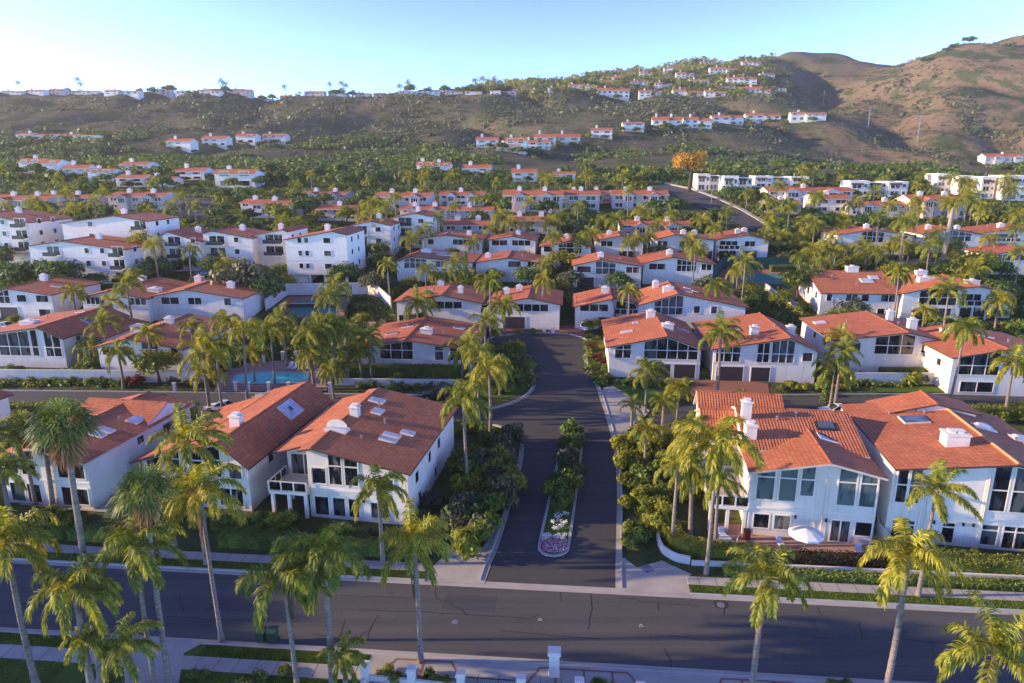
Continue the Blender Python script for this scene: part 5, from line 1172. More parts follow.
# along the entry road
for bx, by, cy, sz, lab in ((468, 494, 400, 1.05, 'palm west of the entry road closest to the deck house wall'), (490, 440, 368, 1.1, 'palm west of the entry road by the side lane mouth'), (478, 420, 385, .9, 'shorter palm behind the side lane mouth, west of the entry road'),
                            (500, 395, 365, .7, 'small palm on the lawn inside the cul-de-sac bend'), (645, 413, 370, 1.05, 'palm on the lawn corner below the bend house'), (676, 428, 388, .75, 'small-headed golden palm east of the ramp by the blue mark'),
                            (632, 436, 404, .65, 'low arching palm beside the blue parking mark'), (662, 447, 402, .7, 'low golden palm behind the shrub bed, east of the blue mark'), (645, 470, 428, .8, 'young upright palm in the east shrub bed'),
                            (690, 480, 428, .9, 'leaning golden palm in the east shrub bed behind the large-crowned palm'), (690, 540, 470, .9, 'green palm in the east bed close to the umbrella house deck'), (715, 548, 482, .9, 'green palm beside the umbrella house patio'), (672, 545, 462, .85, 'palm with dangling brown fronds in the east shrub bed'),
                            (716, 408, 332, 1.1, 'very tall slim palm in front of the two-garage house'), (829, 412, 368, 1.05, 'palm with bowed golden head by the back lane, one of a twin stem'), (834, 411, 350, .95, 'taller stem of the twin palms by the back lane'), (948, 411, 328, 1.0, 'tall slim palm at the back lane before the east-edge house'),
                            (1004, 420, 362, 1.2, 'golden palm at the east edge over the lane hedge'), (740, 402, 394, .45, 'tiny spiky palm on the brick driveway edge')):
    fgp(bx, by, cy, sz, lab)
# palms among the houses: crown position and height
mids = [(203, 352, 9), (215, 346, 10), (240, 330, 12), (225, 322, 9), (192, 326, 8), (252, 352, 5), (205, 372, 6), (270, 330, 9), (283, 317, 9), (310, 334, 9), (322, 325, 10), (333, 326, 9.5), (345, 329, 9), (355, 336, 6), (332, 370, 4.5), (312, 352, 6), (360, 350, 5), (370, 338, 7),
        (102, 322, 8), (146, 333, 8), (118, 352, 6), (72, 292, 7), (127, 283, 9), (112, 302, 6), (90, 345, 4),
        (335, 285, 10), (329, 297, 9), (417, 304, 6), (432, 300, 5), (389, 264, 9), (490, 282, 12), (484, 320, 9), (470, 345, 7), (478, 352, 8), (462, 350, 5), (505, 305, 6), (630, 290, 9), (553, 236, 8), (543, 280, 9), (590, 234, 8), (580, 240, 7), (635, 237, 7), (648, 235, 7), (715, 286, 8), (745, 262, 9), (722, 330, 8), (738, 270, 6),
        (670, 214, 7), (615, 220, 7), (578, 206, 7), (715, 228, 8), (728, 212, 8), (690, 240, 6), (657, 225, 6), (640, 210, 6), (600, 220, 6),
        (363, 216, 10), (370, 202, 11), (385, 206, 12), (395, 196, 12), (378, 226, 8), (437, 216, 8), (425, 229, 8), (410, 238, 7), (500, 214, 8), (510, 222, 7), (490, 228, 7), (455, 205, 6),
        (5, 207, 8), (31, 204, 9), (52, 212, 8), (70, 210, 9), (80, 207, 9), (95, 201, 10), (120, 217, 7), (136, 240, 8), (205, 236, 6), (42, 216, 7), (148, 214, 6), (16, 222, 7),
        (778, 212, 7), (790, 206, 7), (806, 222, 6), (815, 224, 6), (832, 240, 8), (836, 247, 6), (868, 252, 6), (880, 216, 12), (905, 222, 14), (968, 198, 9), (980, 206, 9), (1016, 228, 7), (800, 256, 6), (900, 272, 11), (840, 336, 6), (925, 310, 5), (860, 244, 6), (815, 250, 7), (822, 262, 6), (895, 240, 5), (935, 234, 7), (950, 290, 13), (1000, 300, 6), (990, 238, 7), (770, 222, 6), (850, 205, 6), (860, 200, 7), (890, 205, 7), (920, 210, 7), (945, 200, 7), (1010, 215, 6), (780, 235, 5), (765, 236, 6), (845, 225, 6), (875, 190, 7), (800, 235, 5), (935, 190, 7), (1012, 190, 7), (700, 220, 6), (560, 215, 7), (525, 225, 6)]
for x, y, h in mids:
    p = at(x, y, h); palm(p, h, rnd.uniform(.85, 1.2), near=p.y < 150)
p = at(952, 204, 15); palm(p, 15, 1.0, kind='thick', label='very thick pale-trunked palm standing tall on the east upper slope', thick=2.0)
# ---- broadleaf crowns
def blob_leaves(mb, c, r, n, size, g, squash=.8, mi=0):
    for _ in range(n):
        z = g.uniform(-.55, 1); a = g.uniform(0, 6.2832); q = math.sqrt(max(0, 1 - z * z)); d = Vector((q * math.cos(a), q * math.sin(a), z))
        k = r * (g.random() ** .35) * (1 + .28 * noise.noise(d * 2.2 + Vector(c)))
        p = Vector(c) + Vector((d.x, d.y, d.z * squash)) * k
        nn = (d + Vector((g.uniform(-1, 1), g.uniform(-1, 1), g.uniform(-.6, 1))) * .8).normalized(); u = nn.orthogonal().normalized(); w = nn.cross(u); t = g.uniform(0, 6.28)
        u, w = u * math.cos(t) + w * math.sin(t), w * math.cos(t) - u * math.sin(t); s = size * g.uniform(.6, 1.25)
        mb.add([p - u * s * .5, p - w * s * .32 + u * s * .1, p + u * s * .62, p + w * s * .32 + u * s * .1], mi)
def crown(seed, R_, nb, n, size, squash=.75, spread=.75):
    g = random.Random(seed); mb = MB()
    for k in range(nb):
        a = k * 2.4 + g.uniform(-.5, .5); q = R_ * spread * math.sqrt((k + .3) / nb); c = (math.cos(a) * q, math.sin(a) * q, g.uniform(-.15, .55) * R_ * squash * (1.2 - q / R_))
        blob_leaves(mb, c, R_ * g.uniform(.38, .58), n // nb, size, g, .85)
    return mb
SH = {}
def shrub_proto(nm, m, seeds, R_=1.0, nb=6, n=900, size=.24): SH[nm] = [crown(s, R_, nb, n, size).mesh(nm, M[m], False) for s in seeds]
shrub_proto('shrub', 'shrub', (61, 62, 63)); shrub_proto('light_shrub', 'shrub_light', (64, 65, 66)); shrub_proto('grey_shrub', 'shrub_grey', (67, 68), size=.2)
shrub_proto('magenta_shrub', 'magenta', (69,)); shrub_proto('round_shrub', 'shrub', (70,), 1.0, 9, 1400, .16)
TC = {k: [crown(s, 1.0, 11, n, sz, .8).mesh('tree_crown', M[m], False) for s in ss] for k, m, ss, n, sz in (('tree', 'tree', (71, 72, 73), 1500, .17), ('light', 'shrub_light', (74, 75), 1500, .17), ('grey', 'shrub_grey', (76,), 1300, .16), ('orange', 'orange', (77,), 2600, .11))}
TCF = [crown(s, 1.0, 7, 420, .30, .8).mesh('tree_crown', M['tree'], False) for s in (81, 82, 83)]
TCL = [crown(s, 1.0, 7, 420, .28, .8).mesh('tree_crown', M['shrub_light'], False) for s in (84, 85)]
def limbs(seed):
    g = random.Random(seed); mb = MB(); mb.tube([(0, 0, -.1), (.02, .01, .3), (.0, .03, .62)], [.055, .042, .03], 7)
    for k in range(5):
        a = k * 1.3 + g.random(); q = Vector((math.cos(a) * .28, math.sin(a) * .28, g.uniform(.75, .95))); mb.tube([(0, .02, .35 + .05 * k), q * .5 + Vector((0, 0, .3)), q], [.028, .02, .01], 5)
    return mb.mesh('tree_trunk', M['bark'], True)
LB = [limbs(s) for s in (91, 92)]
def tree(p, h, r, kind='tree', desc=None, label=None, farm=False, group='trees among the houses', squash=1.0, name='broadleaf_tree'):
    g = rnd; h = h if kind == 'orange' or h > 18 else min(h, r * 1.62); o = empty(name, (p[0], p[1], p[2] - .1), g.uniform(0, 6.28)); t = link('trunk', LB[g.randrange(2)], o); t.scale = (h * .9, h * .9, h * .85)
    me = g.choice(TCF if g.random() < .6 else TCL) if farm else g.choice(TC[kind]); c = link('crown', me, o, (0, 0, h - r * .72 * squash)); c.scale = (r, r, r * squash)
    tag(o, label, 'tree', group)
    if not label: AUTO.append((o, desc or {'tree': 'dark green tree', 'light': 'light green tree', 'grey': 'grey-green tree', 'orange': 'orange tree'}[kind]))
    KEEP.append((p[0], p[1], 0, r * .5, r * .5)); return o
NS = [0]
def shrub(p, r, kind='shrub', desc=None, label=None, hs=1.0):
    if NS[0] >= 296 and not label: return
    NS[0] += 1
    me = rnd.choice(SH[kind]); o = link('shrub', me, None, (p[0], p[1], p[2] + r * .42 * hs)); o.scale = (r, r, r * hs); o.rotation_euler = (0, 0, rnd.uniform(0, 6.28))
    tag(o, label, 'shrub', 'garden shrubs')
    if not label: AUTO.append((o, desc or {'shrub': 'dark green shrub', 'light_shrub': 'yellow-green shrub', 'grey_shrub': 'grey-green shrub', 'magenta_shrub': 'dark red flowering shrub', 'round_shrub': 'round clipped shrub'}[kind]))
    return o
def in_keep(x, y, m=0):
    for cx, cy, rz, hx, hy in KEEP:
        dx, dy = x - cx, y - cy
        if abs(dx) > 40 or abs(dy) > 40: continue
        co, si = math.cos(rz), math.sin(rz); u = dx * co + dy * si; v = -dx * si + dy * co
        if abs(u) < hx + m and abs(v) < hy + m: return True
    return False
def inside(poly, x, y):
    c = False; n = len(poly)
    for i in range(n):
        a, b = poly[i], poly[i - 1]
        if (a[1] > y) != (b[1] > y) and x < (b[0] - a[0]) * (y - a[1]) / (b[1] - a[1] + 1e-9) + a[0]: c = not c
    return c
NOGO = [road, pool, P2((214, 392), (222, 374), (250, 362), (312, 361), (334, 378), (326, 392)), P2((266, 324), (288, 293), (366, 293), (348, 323)), P2((700, 292), (712, 266), (800, 266), (800, 292)),
        [aty(-140, 93), aty(430, 90), aty(430, 100), aty(-140, 103)], P2((622, 434), (641, 420), (690, 402), (700, 398)) + [aty(1150, 101), aty(1150, 93), *P2((700, 413), (640, 436))], P2((690, 397), (692, 381), (745, 380), (768, 384), (770, 399), (748, 406)),
        P2((640, 188), (664, 183), (690, 188), (715, 197), (740, 209), (772, 228), (760, 243), (728, 234), (700, 221), (670, 208)), P2((164, 218), (182, 198), (232, 198), (210, 220)), P2((540, 337), (550, 326), (586, 326), (590, 340)), P2((598, 394), (604, 386), (613, 384), (650, 411), (645, 419), (634, 426), (640, 433), (626, 439), (611, 442))]
def blocked(x, y, m=0): return in_keep(x, y, m) or any(inside(q, x, y) for q in NOGO)
# landmark trees
tree(at(797, 300), 9, 4.6, 'light', label='round golden-lit tree beside the short retaining wall', squash=.9)
tree(at(968, 285), 10, 5.2, 'light', label='large round golden-green tree above the compound, on the east slope'); tree(at(946, 285), 7, 3.6, 'tree', label='dark round tree next to the large golden-green tree')
tree(at(689, 192), 18, 7.0, 'orange', label='orange-leaved tree glowing above the hill road, the only one of its colour', group=None, squash=1.25)
for x, y, h, r, l in ((60, 290, 8, 5.5, 'wide dome-shaped tree in front of the blank-fronted block'), (20, 292, 8, 6, 'dark spreading tree at the west edge below the apartment blocks'), (245, 300, 9, 7, 'broad grey-green tree between balcony blocks and the piloti block'), (270, 305, 7, 4.5, 'dark tree before the pier of the piloti block'),
                      (345, 288, 9, 4, 'round tree against the east corner of the piloti block'), (378, 262, 9, 3.6, 'upright tree in front of the shaded apartment block'), (190, 272, 5, 2.6, 'small round tree in the balcony blocks courtyard'), (160, 280, 6, 4, 'dark bushy tree west of the balcony blocks'), (528, 290, 6, 3.6, 'dense round tree west of the cream fourth-row house'), (460, 292, 6, 4.5, 'low spreading green tree under the solar roof house'),
                      (465, 478, 5, 2.2, 'small tree against the east wall of the deck house'), (160, 384, 7, 3.6, 'leafy green tree on the slope west of the pool steps'), (735, 205, 8, 4.6, 'dark round tree beside the flat-roofed block and hill road'), (95, 372, 4, 2, 'round tree beside the deck of the west-edge house'), (80, 345, 5, 2.6, 'leafy tree between the west-edge house and the two-gabled house')):
    tree(at(x, y), h, r, 'grey' if 'grey' in l else 'light' if 'green tree' in l else 'tree', label=l)
def cone_tree(p, h, r, label):
    g = random.Random(5); mb = MB()
    for k in range(14): z = .08 + .9 * k / 14; blob_leaves(mb, (0, 0, z * h), r * (1.05 - z) + .15, 90, .3, g, 1.2)
    o = empty('cypress_tree', p); t = MB(); t.tube([(0, 0, -.2), (0, 0, h * .8)], [.14, .05], 6); t.build('trunk', M['bark'], o); mb.build('crown', M['tree'], o); tag(o, label, 'tree')
cone_tree(at(466, 288), 9, 1.3, 'narrow dark cypress between the solar roof house and its east neighbour')
cone_tree(at(826, 405), 6, .9, 'narrow dark cypress beside the two-garage house')
# ---- hedges
def hedge(pts, w, h, label, m='hedge', dens=60, size=.2, name='hedge'):
    P = resample(pts, .5); mb = MB(); g = random.Random(len(P)); core = MB(); ribbon(core, pts, -w * .42, w * .42, h * .9, -.2, step=1)
    mb.v += core.v; mb.f += core.f; mb.m += core.m
    for a, b in zip(P[:-1], P[1:]):
        d = b - a; L = d.length
        if L < .01: continue
        n = Vector((-d.y, d.x, 0)).normalized(); z0 = H(a.x, a.y)
        for _ in range(int(L * (w + 2 * h) * dens)):
            t = g.random(); q = g.random() * (w + 2 * h); off, z = (-w / 2, q) if q < h else ((q - h) - w / 2, h) if q < h + w else (w / 2, q - h - w)
            j = .1 * noise.noise(Vector((a.x * .8, a.y * .8, z))) + g.uniform(-.07, .07)
            p = a + d * t + n * (off * (1 + j)); p = Vector((p.x, p.y, z0 + max(.02, z + j)))
            u = Vector((g.uniform(-1, 1), g.uniform(-1, 1), g.uniform(-1, 1))).normalized(); v = u.orthogonal().normalized(); s = size * g.uniform(.6, 1.2)
            mb.add([p - u * s * .5, p + v * s * .3, p + u * s * .5, p - v * s * .3])
    o = mb.build(name, M[m]); tag(o, label, 'hedge'); return o
sH = lambda x, y: st(at(x, y))[0]
hedge([S(sH(882, 560), 6.2), S(E * .55, 6.2)], 1.6, 1.5, 'long bright clipped hedge in front of the orange-roofed east house', 'shrub_light')
hedge([S(sH(762, 550), 6.3), S(sH(872, 555), 6.3)], 1.1, 1.2, 'reddish hedge along the umbrella house patio', 'red_hedge')
hedge(smooth_path(P2((668, 532), (674, 545), (684, 552), (700, 556)), 3) + [S(sH(757, 555), 6.4)], 1.7, 1.4, 'curving bright green hedge at the east corner bed', 'shrub_light')
hedge([S(sRa + 3.5, 4.2), S(E * .55, 4.2)], 1.2, .45, 'low dark ground hedge under the white wall along the east sidewalk', 'shrub', 50)
hedge([S(-E * .6, 4.6), S(sH(52, 548), 4.6)], 1.6, 1.3, 'dark clipped hedge at the west edge of the far sidewalk')
hedge([S(sH(60, 548), 4.6), S(sH(122, 550), 4.6)], 1.5, 1.2, 'dark clipped hedge below the fan palm house', 'shrub')
hedge([S(sH(215, 552), 4.8), S(sH(300, 552), 4.8)], 1.5, 1.4, 'dark hedge along the far sidewalk west of the deck house')
hedge([S(sH(305, 552), 4.6), S(sH(415, 553), 4.6)], 1.5, 1.2, 'dark hedge below the deck house lawn', 'shrub')
hedge([aty(-60, 107.3), aty(80, 107), aty(150, 106.5)], 1.4, 1.0, 'tangled hedge on top of the long west garden wall', 'shrub', 30)
hedge([aty(352, 107), aty(470, 107)], 1.6, 2.2, 'tall dark hedge in front of the brick-red roofed house', 'hedge', 40)
hedge([aty(880, 107.2), aty(1080, 107.2)], 1.8, 1.6, 'lush hedge above the white east lane wall', 'hedge', 36)
hedge(P2((286, 293), (366, 292.5)), 1.2, 2.2, 'hedge inside the back wall of the tennis court', 'shrub', 30, .25)
hedge([aty(770, 172), aty(1060, 172)], 2, 1.6, 'long hedge along the upper lane on the east slope', 'tree', 22, .3)
hedge([aty(-30, 91.5), aty(196, 91.5)], 1.8, 2.1, 'tall loose hedge behind the west front houses, along the back lane', 'shrub', 30, .26)
hedge([aty(905, 91), aty(1080, 91)], 1.8, 2.0, 'tall yellow-green hedge behind the orange-roofed east house', 'shrub_light', 30, .26)
hedge([aty(640, 108), aty(712, 108)], 1.0, 1.0, 'low hedge below the bend house garage', 'hedge', 40)
# ---- median planting
for k, (x, y, r) in enumerate(((573, 436, 1.0), (577, 446, .9), (568, 450, .9), (572, 460, .8), (565, 468, 1.0), (575, 474, .7), (562, 486, 1.0), (570, 490, .9), (556, 498, 1.0), (566, 503, .8), (559, 512, .7))):
    shrub(at(x, y), r * 1.5, rnd.choice(['shrub', 'shrub', 'grey_shrub']), label=('spiky' if k % 2 else 'dark leafy') + ' shrub in the median island, ' + ORD[k] + ' counted from its far end', hs=1.35)
def flowers(nm, pts, m, label, r=.16, cat='flowers'):
    mb = MB(); g = random.Random(3)
    for p in pts:
        for _ in range(5):
            q = Vector(p) + Vector((g.uniform(-r, r), g.uniform(-r, r), g.uniform(.05, .2))); u = Vector((g.uniform(-1, 1), g.uniform(-1, 1), g.uniform(-.4, .4))).normalized() * .075; v = Vector((-u.y, u.x, .03)); mb.add([q - u, q + v, q + u, q - v])
    o = mb.build(nm, m); o['kind'] = 'stuff'; o['label'] = label; return o
bedp = P2((544, 553), (541, 540), (566, 540), (566, 552), (555, 555)); pk = []; wh = []
for _ in range(900):
    x = rnd.uniform(539, 569); y = rnd.uniform(536, 556); p = at(x, y)
    if inside(bedp, p.x, p.y): (pk if rnd.random() < .6 else wh).append((p.x, p.y, p.z + .12))
flowers('pink_flowers', pk, M['flower_pink'], 'pink flower bed at the rounded tip of the median'); 
for x, y in ((548, 539), (556, 540), (563, 540), (556, 532), (563, 526), (558, 520), (562, 508), (570, 484), (560, 530), (566, 517), (555, 525), (572, 470), (560, 541), (580, 430), (545, 541), (567, 497)): p = at(x, y); wh += [(p.x + rnd.uniform(-.3, .3), p.y + rnd.uniform(-.3, .3), p.z + rnd.uniform(.25, .5)) for _ in range(14)]
flowers('white_flowers', wh, M['flower_white'], 'white flowers dotted along the median island'); 
gm = MB()
for p in pk[::2]: blob_leaves(gm, p, .22, 7, .16, rnd, .6)
o = gm.build('flower_foliage', M['shrub']); setting(o, 'stuff')
# ---- planting beds: polygons in ground space, shrubs of mixed kinds
def bed(poly, n, r0, r1, kinds, hs=1.0, zone=None):
    xs = [p.x for p in poly]; ys = [p.y for p in poly]; done = 0; tries = 0; placed = []
    while done < n and tries < n * 40:
        tries += 1; x = rnd.uniform(min(xs), max(xs)); y = rnd.uniform(min(ys), max(ys)); r = rnd.uniform(r0, r1)
        if not inside(poly, x, y) or in_keep(x, y, r * .2 - 1) or any((x - a) ** 2 + (y - b) ** 2 < (r * .8) ** 2 for a, b in placed): continue
        if inside(road, x, y) or blocked(x, y, -1.0): continue
        placed.append((x, y)); shrub((x, y, H(x, y)), r, rnd.choice(kinds), hs=hs); done += 1
K1 = ['shrub', 'light_shrub', 'light_shrub', 'grey_shrub']; K2 = ['shrub', 'light_shrub', 'light_shrub', 'light_shrub']
bed(P2((474, 555), (455, 545), (452, 525), (470, 470), (478, 440), (518, 444), (516, 470), (498, 520), (484, 545)), 34, 1.1, 2.2, K1, 1.35)
bed(P2((626, 560), (622, 520), (622, 480), (618, 450), (640, 440), (690, 440), (690, 500), (664, 535), (640, 566)), 36, 1.0, 1.9, K2, 1.3)
bed(P2((420, 545), (440, 545), (450, 520), (430, 505), (415, 515)), 7, .8, 1.5, K1)
bed([S(-60, 5.8), S(sH(300, 540), 5.8), S(sH(300, 540), 8.5), S(-60, 8.8)], 24, .8, 1.6, K1)
bed([S(sH(305, 540), 5.6), S(sH(412, 540), 5.6), S(sH(412, 540), 7.6), S(sH(305, 540), 7.6)], 9, .6, 1.1, K1)
bed([S(sH(880, 545), 7.4), S(48, 7.4), S(48, 8.4), S(sH(880, 545), 8.4)], 8, .7, 1.1, ['shrub', 'light_shrub'])
bed(P2((588, 392), (596, 392), (604, 385), (606, 360), (600, 338), (590, 340), (592, 352)), 12, .6, 1.2, ['shrub', 'light_shrub', 'magenta_shrub'])
bed(P2((480, 398), (512, 397), (526, 391), (532, 380), (524, 372), (490, 372)), 10, .7, 1.4, K2)
bed(P2((340, 396), (470, 396), (475, 380), (340, 384)), 8, .6, 1.1, ['round_shrub', 'shrub'])
bed(P2((780, 396), (870, 396), (870, 380), (790, 384)), 10, .9, 1.6, K2)
bed(P2((985, 420), (1030, 424), (1030, 405), (975, 405)), 6, 1.2, 2.0, ['light_shrub'])
bed(P2((10, 386), (200, 386), (200, 372), (10, 372)), 14, .8, 1.6, ['shrub', 'light_shrub', 'magenta_shrub', 'shrub'])
bed(P2((60, 685), (130, 685), (100, 665), (80, 672)), 5, .4, .7, ['shrub', 'round_shrub'])
bed(P2((180, 690), (345, 700), (345, 676), (180, 668)), 6, .5, .9, ['shrub', 'light_shrub'])
for x, y in ((386, 676), (394, 682), (430, 680), (442, 685), (600, 690), (610, 694), (835, 690), (846, 690)): shrub(at(x, y), .7, 'light_shrub' if x < 500 else 'shrub', desc='planter shrub')
# scatter through the whole neighbourhood
bed([aty(-20, 84), aty(150, 84), aty(150, 92), aty(-20, 92)], 14, 1.0, 1.9, ['shrub', 'light_shrub'], 1.2)
bed([aty(860, 80), aty(1060, 80), aty(1060, 92), aty(860, 92)], 12, 1.1, 2.2, ['shrub', 'light_shrub', 'light_shrub'], 1.3)
bed([aty(430, 84), aty(490, 84), aty(490, 91), aty(430, 90)], 5, .8, 1.4, K2)
NOTREE = [P2((258, 350), (356, 350), (352, 318), (262, 318)), P2((215, 402), (335, 402), (335, 388), (215, 388))]
placed = []
def scatter(n, x0, x1, Y0, Y1, rmin, rmax, fn, m=.4, gap=.9):
    k = 0; t = 0
    while k < n and t < n * 60:
        t += 1; Y = rnd.uniform(Y0, Y1); p = aty(rnd.uniform(x0, x1), Y); r = rnd.uniform(rmin, rmax)
        if blocked(p.x, p.y, r * m) or any(inside(q, p.x, p.y) for q in NOTREE) or any((p.x - a) ** 2 + (p.y - b) ** 2 < ((r + q) * gap) ** 2 for a, b, q in placed): continue
        placed.append((p.x, p.y, r)); fn(p, r); k += 1
scatter(95, -20, 1044, 103, 150, 1.0, 2.4, lambda p, r: shrub(p, r, rnd.choice(['shrub', 'shrub', 'light_shrub', 'grey_shrub', 'shrub', 'magenta_shrub' if rnd.random() < .3 else 'shrub'])))
scatter(40, 195, 345, 106, 150, 1.2, 2.4, lambda p, r: shrub(p, r, rnd.choice(['shrub', 'shrub', 'light_shrub'])))
scatter(85, -20, 1044, 118, 200, 1.8, 3.6, lambda p, r: tree(p, r * 1.7, r, rnd.choice(['tree', 'light', 'light', 'grey'])))
scatter(170, -40, 1064, 190, 340, 2.4, 4.6, lambda p, r: tree(p, r * 1.8, r, farm=True, desc='dark green tree'))
for k, (x, y) in enumerate(((-92, 34), (-88, 42), (-95, 49), (-84, 55), (-104, 38), (-108, 46))): tree(Vector((x, y, H(x, y))), 21, 7.5 if k % 2 else 6.5, 'orange' if False else 'tree', label='unseen tree added west of view to shade the main street, ' + ORD[k] + ' of six', squash=1.5)  # trees added out of view to the west, to throw shade along the street
scatter(60, 360, 1044, 150, 300, .6, .9, lambda p, r: palm(p, rnd.uniform(5, 10), rnd.uniform(.8, 1.15), near=False), m=1.0)
scatter(16, 0, 360, 150, 300, .6, .9, lambda p, r: palm(p, rnd.uniform(6, 10), rnd.uniform(.8, 1.1), near=False), m=1.0)
# ---- wild slopes: scrub and groves nobody could count
def slope_scrub(name, m, n, Y0, Y1, size, leaves, label, cond=None, seed=9, lf=.85):
    g = random.Random(seed); mb = MB(); k = 0; t = 0
    while k < n and t < n * 12:
        t += 1; Y = Y0 * (Y1 / Y0) ** g.random(); u = g.uniform(-.86, .86); x = u * Y; 
        f = noise.noise(Vector((x / 70, Y / 110, 3.3))) + .5 * noise.noise(Vector((x / 22, Y / 30, 1.3)))
        if cond and not cond(u, Y, f, g): continue
        if blocked(x, Y, 1): continue
        r = size * g.uniform(.5, 1.3) * (.7 + Y / 900); blob_leaves(mb, (x, Y, H(x, Y) + r * .25), r, leaves, r * lf, g, .75); k += 1
    o = mb.build(name, m); o['kind'] = 'stuff'; o['label'] = label; return o
slope_scrub('hillside_scrub', M['scrub'], 11000, 330, 1150, 2.1, 8, 'dark green chaparral bushes over the slopes', lambda u, Y, f, g: f > .05 + (.25 if u > .42 and Y > 550 else 0) and not (u < -.1 and Y > 840) )
slope_scrub('sage_scrub', M['shrub_grey'], 9000, 470, 1150, 1.1, 6, 'pale sage bushes over the dry slopes', lambda u, Y, f, g: f > -.5 and not (u < -.1 and Y > 840), 15)
slope_scrub('canyon_grove', M['tree'], 2800, 322, 560, 3.2, 26, 'dense dark trees filling the canyon and lower slopes', lambda u, Y, f, g: (f > -.12) if Y < 450 else (f > .12 and u < .3), 10, .5)
slope_scrub('low_garden_plants', M['shrub'], 12000, 103, 340, 1.15, 18, 'low mixed planting between the houses', None, 11, .62)
slope_scrub('bright_garden_plants', M['shrub_light'], 6000, 103, 340, .9, 18, 'low yellow-green planting between the houses', lambda u, Y, f, g: f > -.2, 12, .6)
slope_scrub('hilltop_planting', M['shrub_light'], 1500, 830, 1400, 3.2, 9, 'yellow-green trees and hedges filling the far sunlit slope', lambda u, Y, f, g: -.06 < u < .36 and Y > 850 + 120 * max(0, .12 - u) and f > -.45 and H(u * Y, Y) < 240, 14)
for s_, w_, d_, h_, lab in VILLAS[:38]:
    for k, (fx, fy, word) in enumerate(((-.12, -2.5, 'tree beside the '), (.62, -4.5, 'tree below the '), (1.12, 1.5, 'shrubby tree east of the '))):
        co, si = math.cos(s_.rz), math.sin(s_.rz); x = fx * w_; y = fy; p = (s_.c.x + x * co - y * si, s_.c.y + x * si + y * co); r = h_ * rnd.uniform(.3, .5)
        o = empty('hillside_tree', (p[0], p[1], H(*p) - .2), rnd.uniform(0, 6)); t = link('trunk', LB[k % 2], o); t.scale = (r * 1.3,) * 3; c = link('crown', rnd.choice(TCF + TCL), o, (0, 0, r * .75)); c.scale = (r, r, r * .9)
        l_ = word + lab; l_ = ' '.join(l_.split()[:16]); tag(o, l_, 'tree', 'trees beside the hillside houses')
# grass blades on the nearest lawns
gb = MB(); g = random.Random(8)
def blades(s0, s1, t0, t1, n, z):
    for _ in range(n):
        s = g.uniform(s0, s1); p = S(s, g.uniform(t0, t1)); q = Vector((p.x, p.y, H(p.x, p.y) + z)); a = g.uniform(0, 6.28); u = Vector((math.cos(a), math.sin(a), 0)) * .035; gb.add([q - u, q + u, q + Vector((g.uniform(-.06, .06), g.uniform(-.06, .06), g.uniform(.06, .15)))])
dv0, dv1 = sH(126, 640) - 2.5, sH(207, 645)
for q0, q1 in ((-46, dv0), (dv1, sC)): blades(q0, q1, -W - 1.95, -W - .75, 5000, .11); blades(q0, q1, -W - 9, -W - 3.5, 9000, .09); blades(-60, sLa, .75, 1.85, 8000, .11); blades(sRa, 50, .75, 1.85, 5500, .11)
o = gb.build('grass', M['hedge']); o['kind'] = 'stuff'; o['label'] = 'short grass on the verges and near lawn'
# far skyline trees
def far_tree(px, py, h, label, kind=None):
    p = at(px, py); o = empty('skyline_tree', p); t = MB(); t = link('trunk', LB[0], o); t.scale = (h * .7,) * 3; c = link('crown', rnd.choice(TCF), o, (0, 0, h * .36)); r = h * rnd.uniform(.5, .75); c.scale = (r, r * rnd.uniform(.8, 1.3), h * rnd.uniform(.42, .6)); tag(o, label, 'tree', 'trees along the skyline'); return o
k = 0
for px in (67, 140, 152, 170, 226, 240, 262, 272, 298, 333, 340, 352, 388, 396, 410, 428, 445, 458, 468, 478, 484, 492, 498, 506):
    far_tree(px, 94, rnd.uniform(9, 15), 'dark tree among the ridge skyline houses, ' + ORD[k] + ' from the west end'); k += 1
k = 0
def far_palm(px, py, h, label):
    p = at(px, py); r = empty('skyline_palm', p); t = link('trunk', TR[0][0], r); t.scale = (1.6, 1.6, h); c = link('crown', QCF[k % 4], r, (TR[0][1][0] * 1.6, TR[0][1][1] * 1.6, h)); c.scale = (1.5,) * 3; tag(r, label, 'palm tree', 'palms along the skyline')
for px, h in ((20, 13), (79, 18), (82, 12), (222, 14), (226, 11), (243, 15), (285, 17), (330, 15), (342, 17), (346, 14), (400, 14), (408, 13), (475, 15), (482, 17), (488, 14), (494, 16), (500, 13), (509, 15), (515, 17), (522, 14)):
    far_palm(px, 94, h, 'thin palm against the sky on the far ridge, ' + ORD[k] + ' from the west end'); k += 1
k = 0
pts = []
for _ in range(70):
    x = rnd.uniform(520, 800); y = rnd.uniform(max(52, 95 - (x - 520) * .17), 97); pts.append((x, y))
pts.sort()
for x, y in pts:
    p = at(x, y)
    if blocked(p.x, p.y, 2): continue
    far_tree(x, y, rnd.uniform(8, 13), 'tree dotted among the houses of the far sunlit slope, ' + ORD[k] + ' from the west'); k += 1
for j, (x, y) in enumerate(((930, 40), (948, 37), (970, 35), (955, 36), (1010, 33))): far_tree(x, y, rnd.uniform(10, 15), 'small tree on the golden hilltop, ' + ORD[j] + ' from the west')
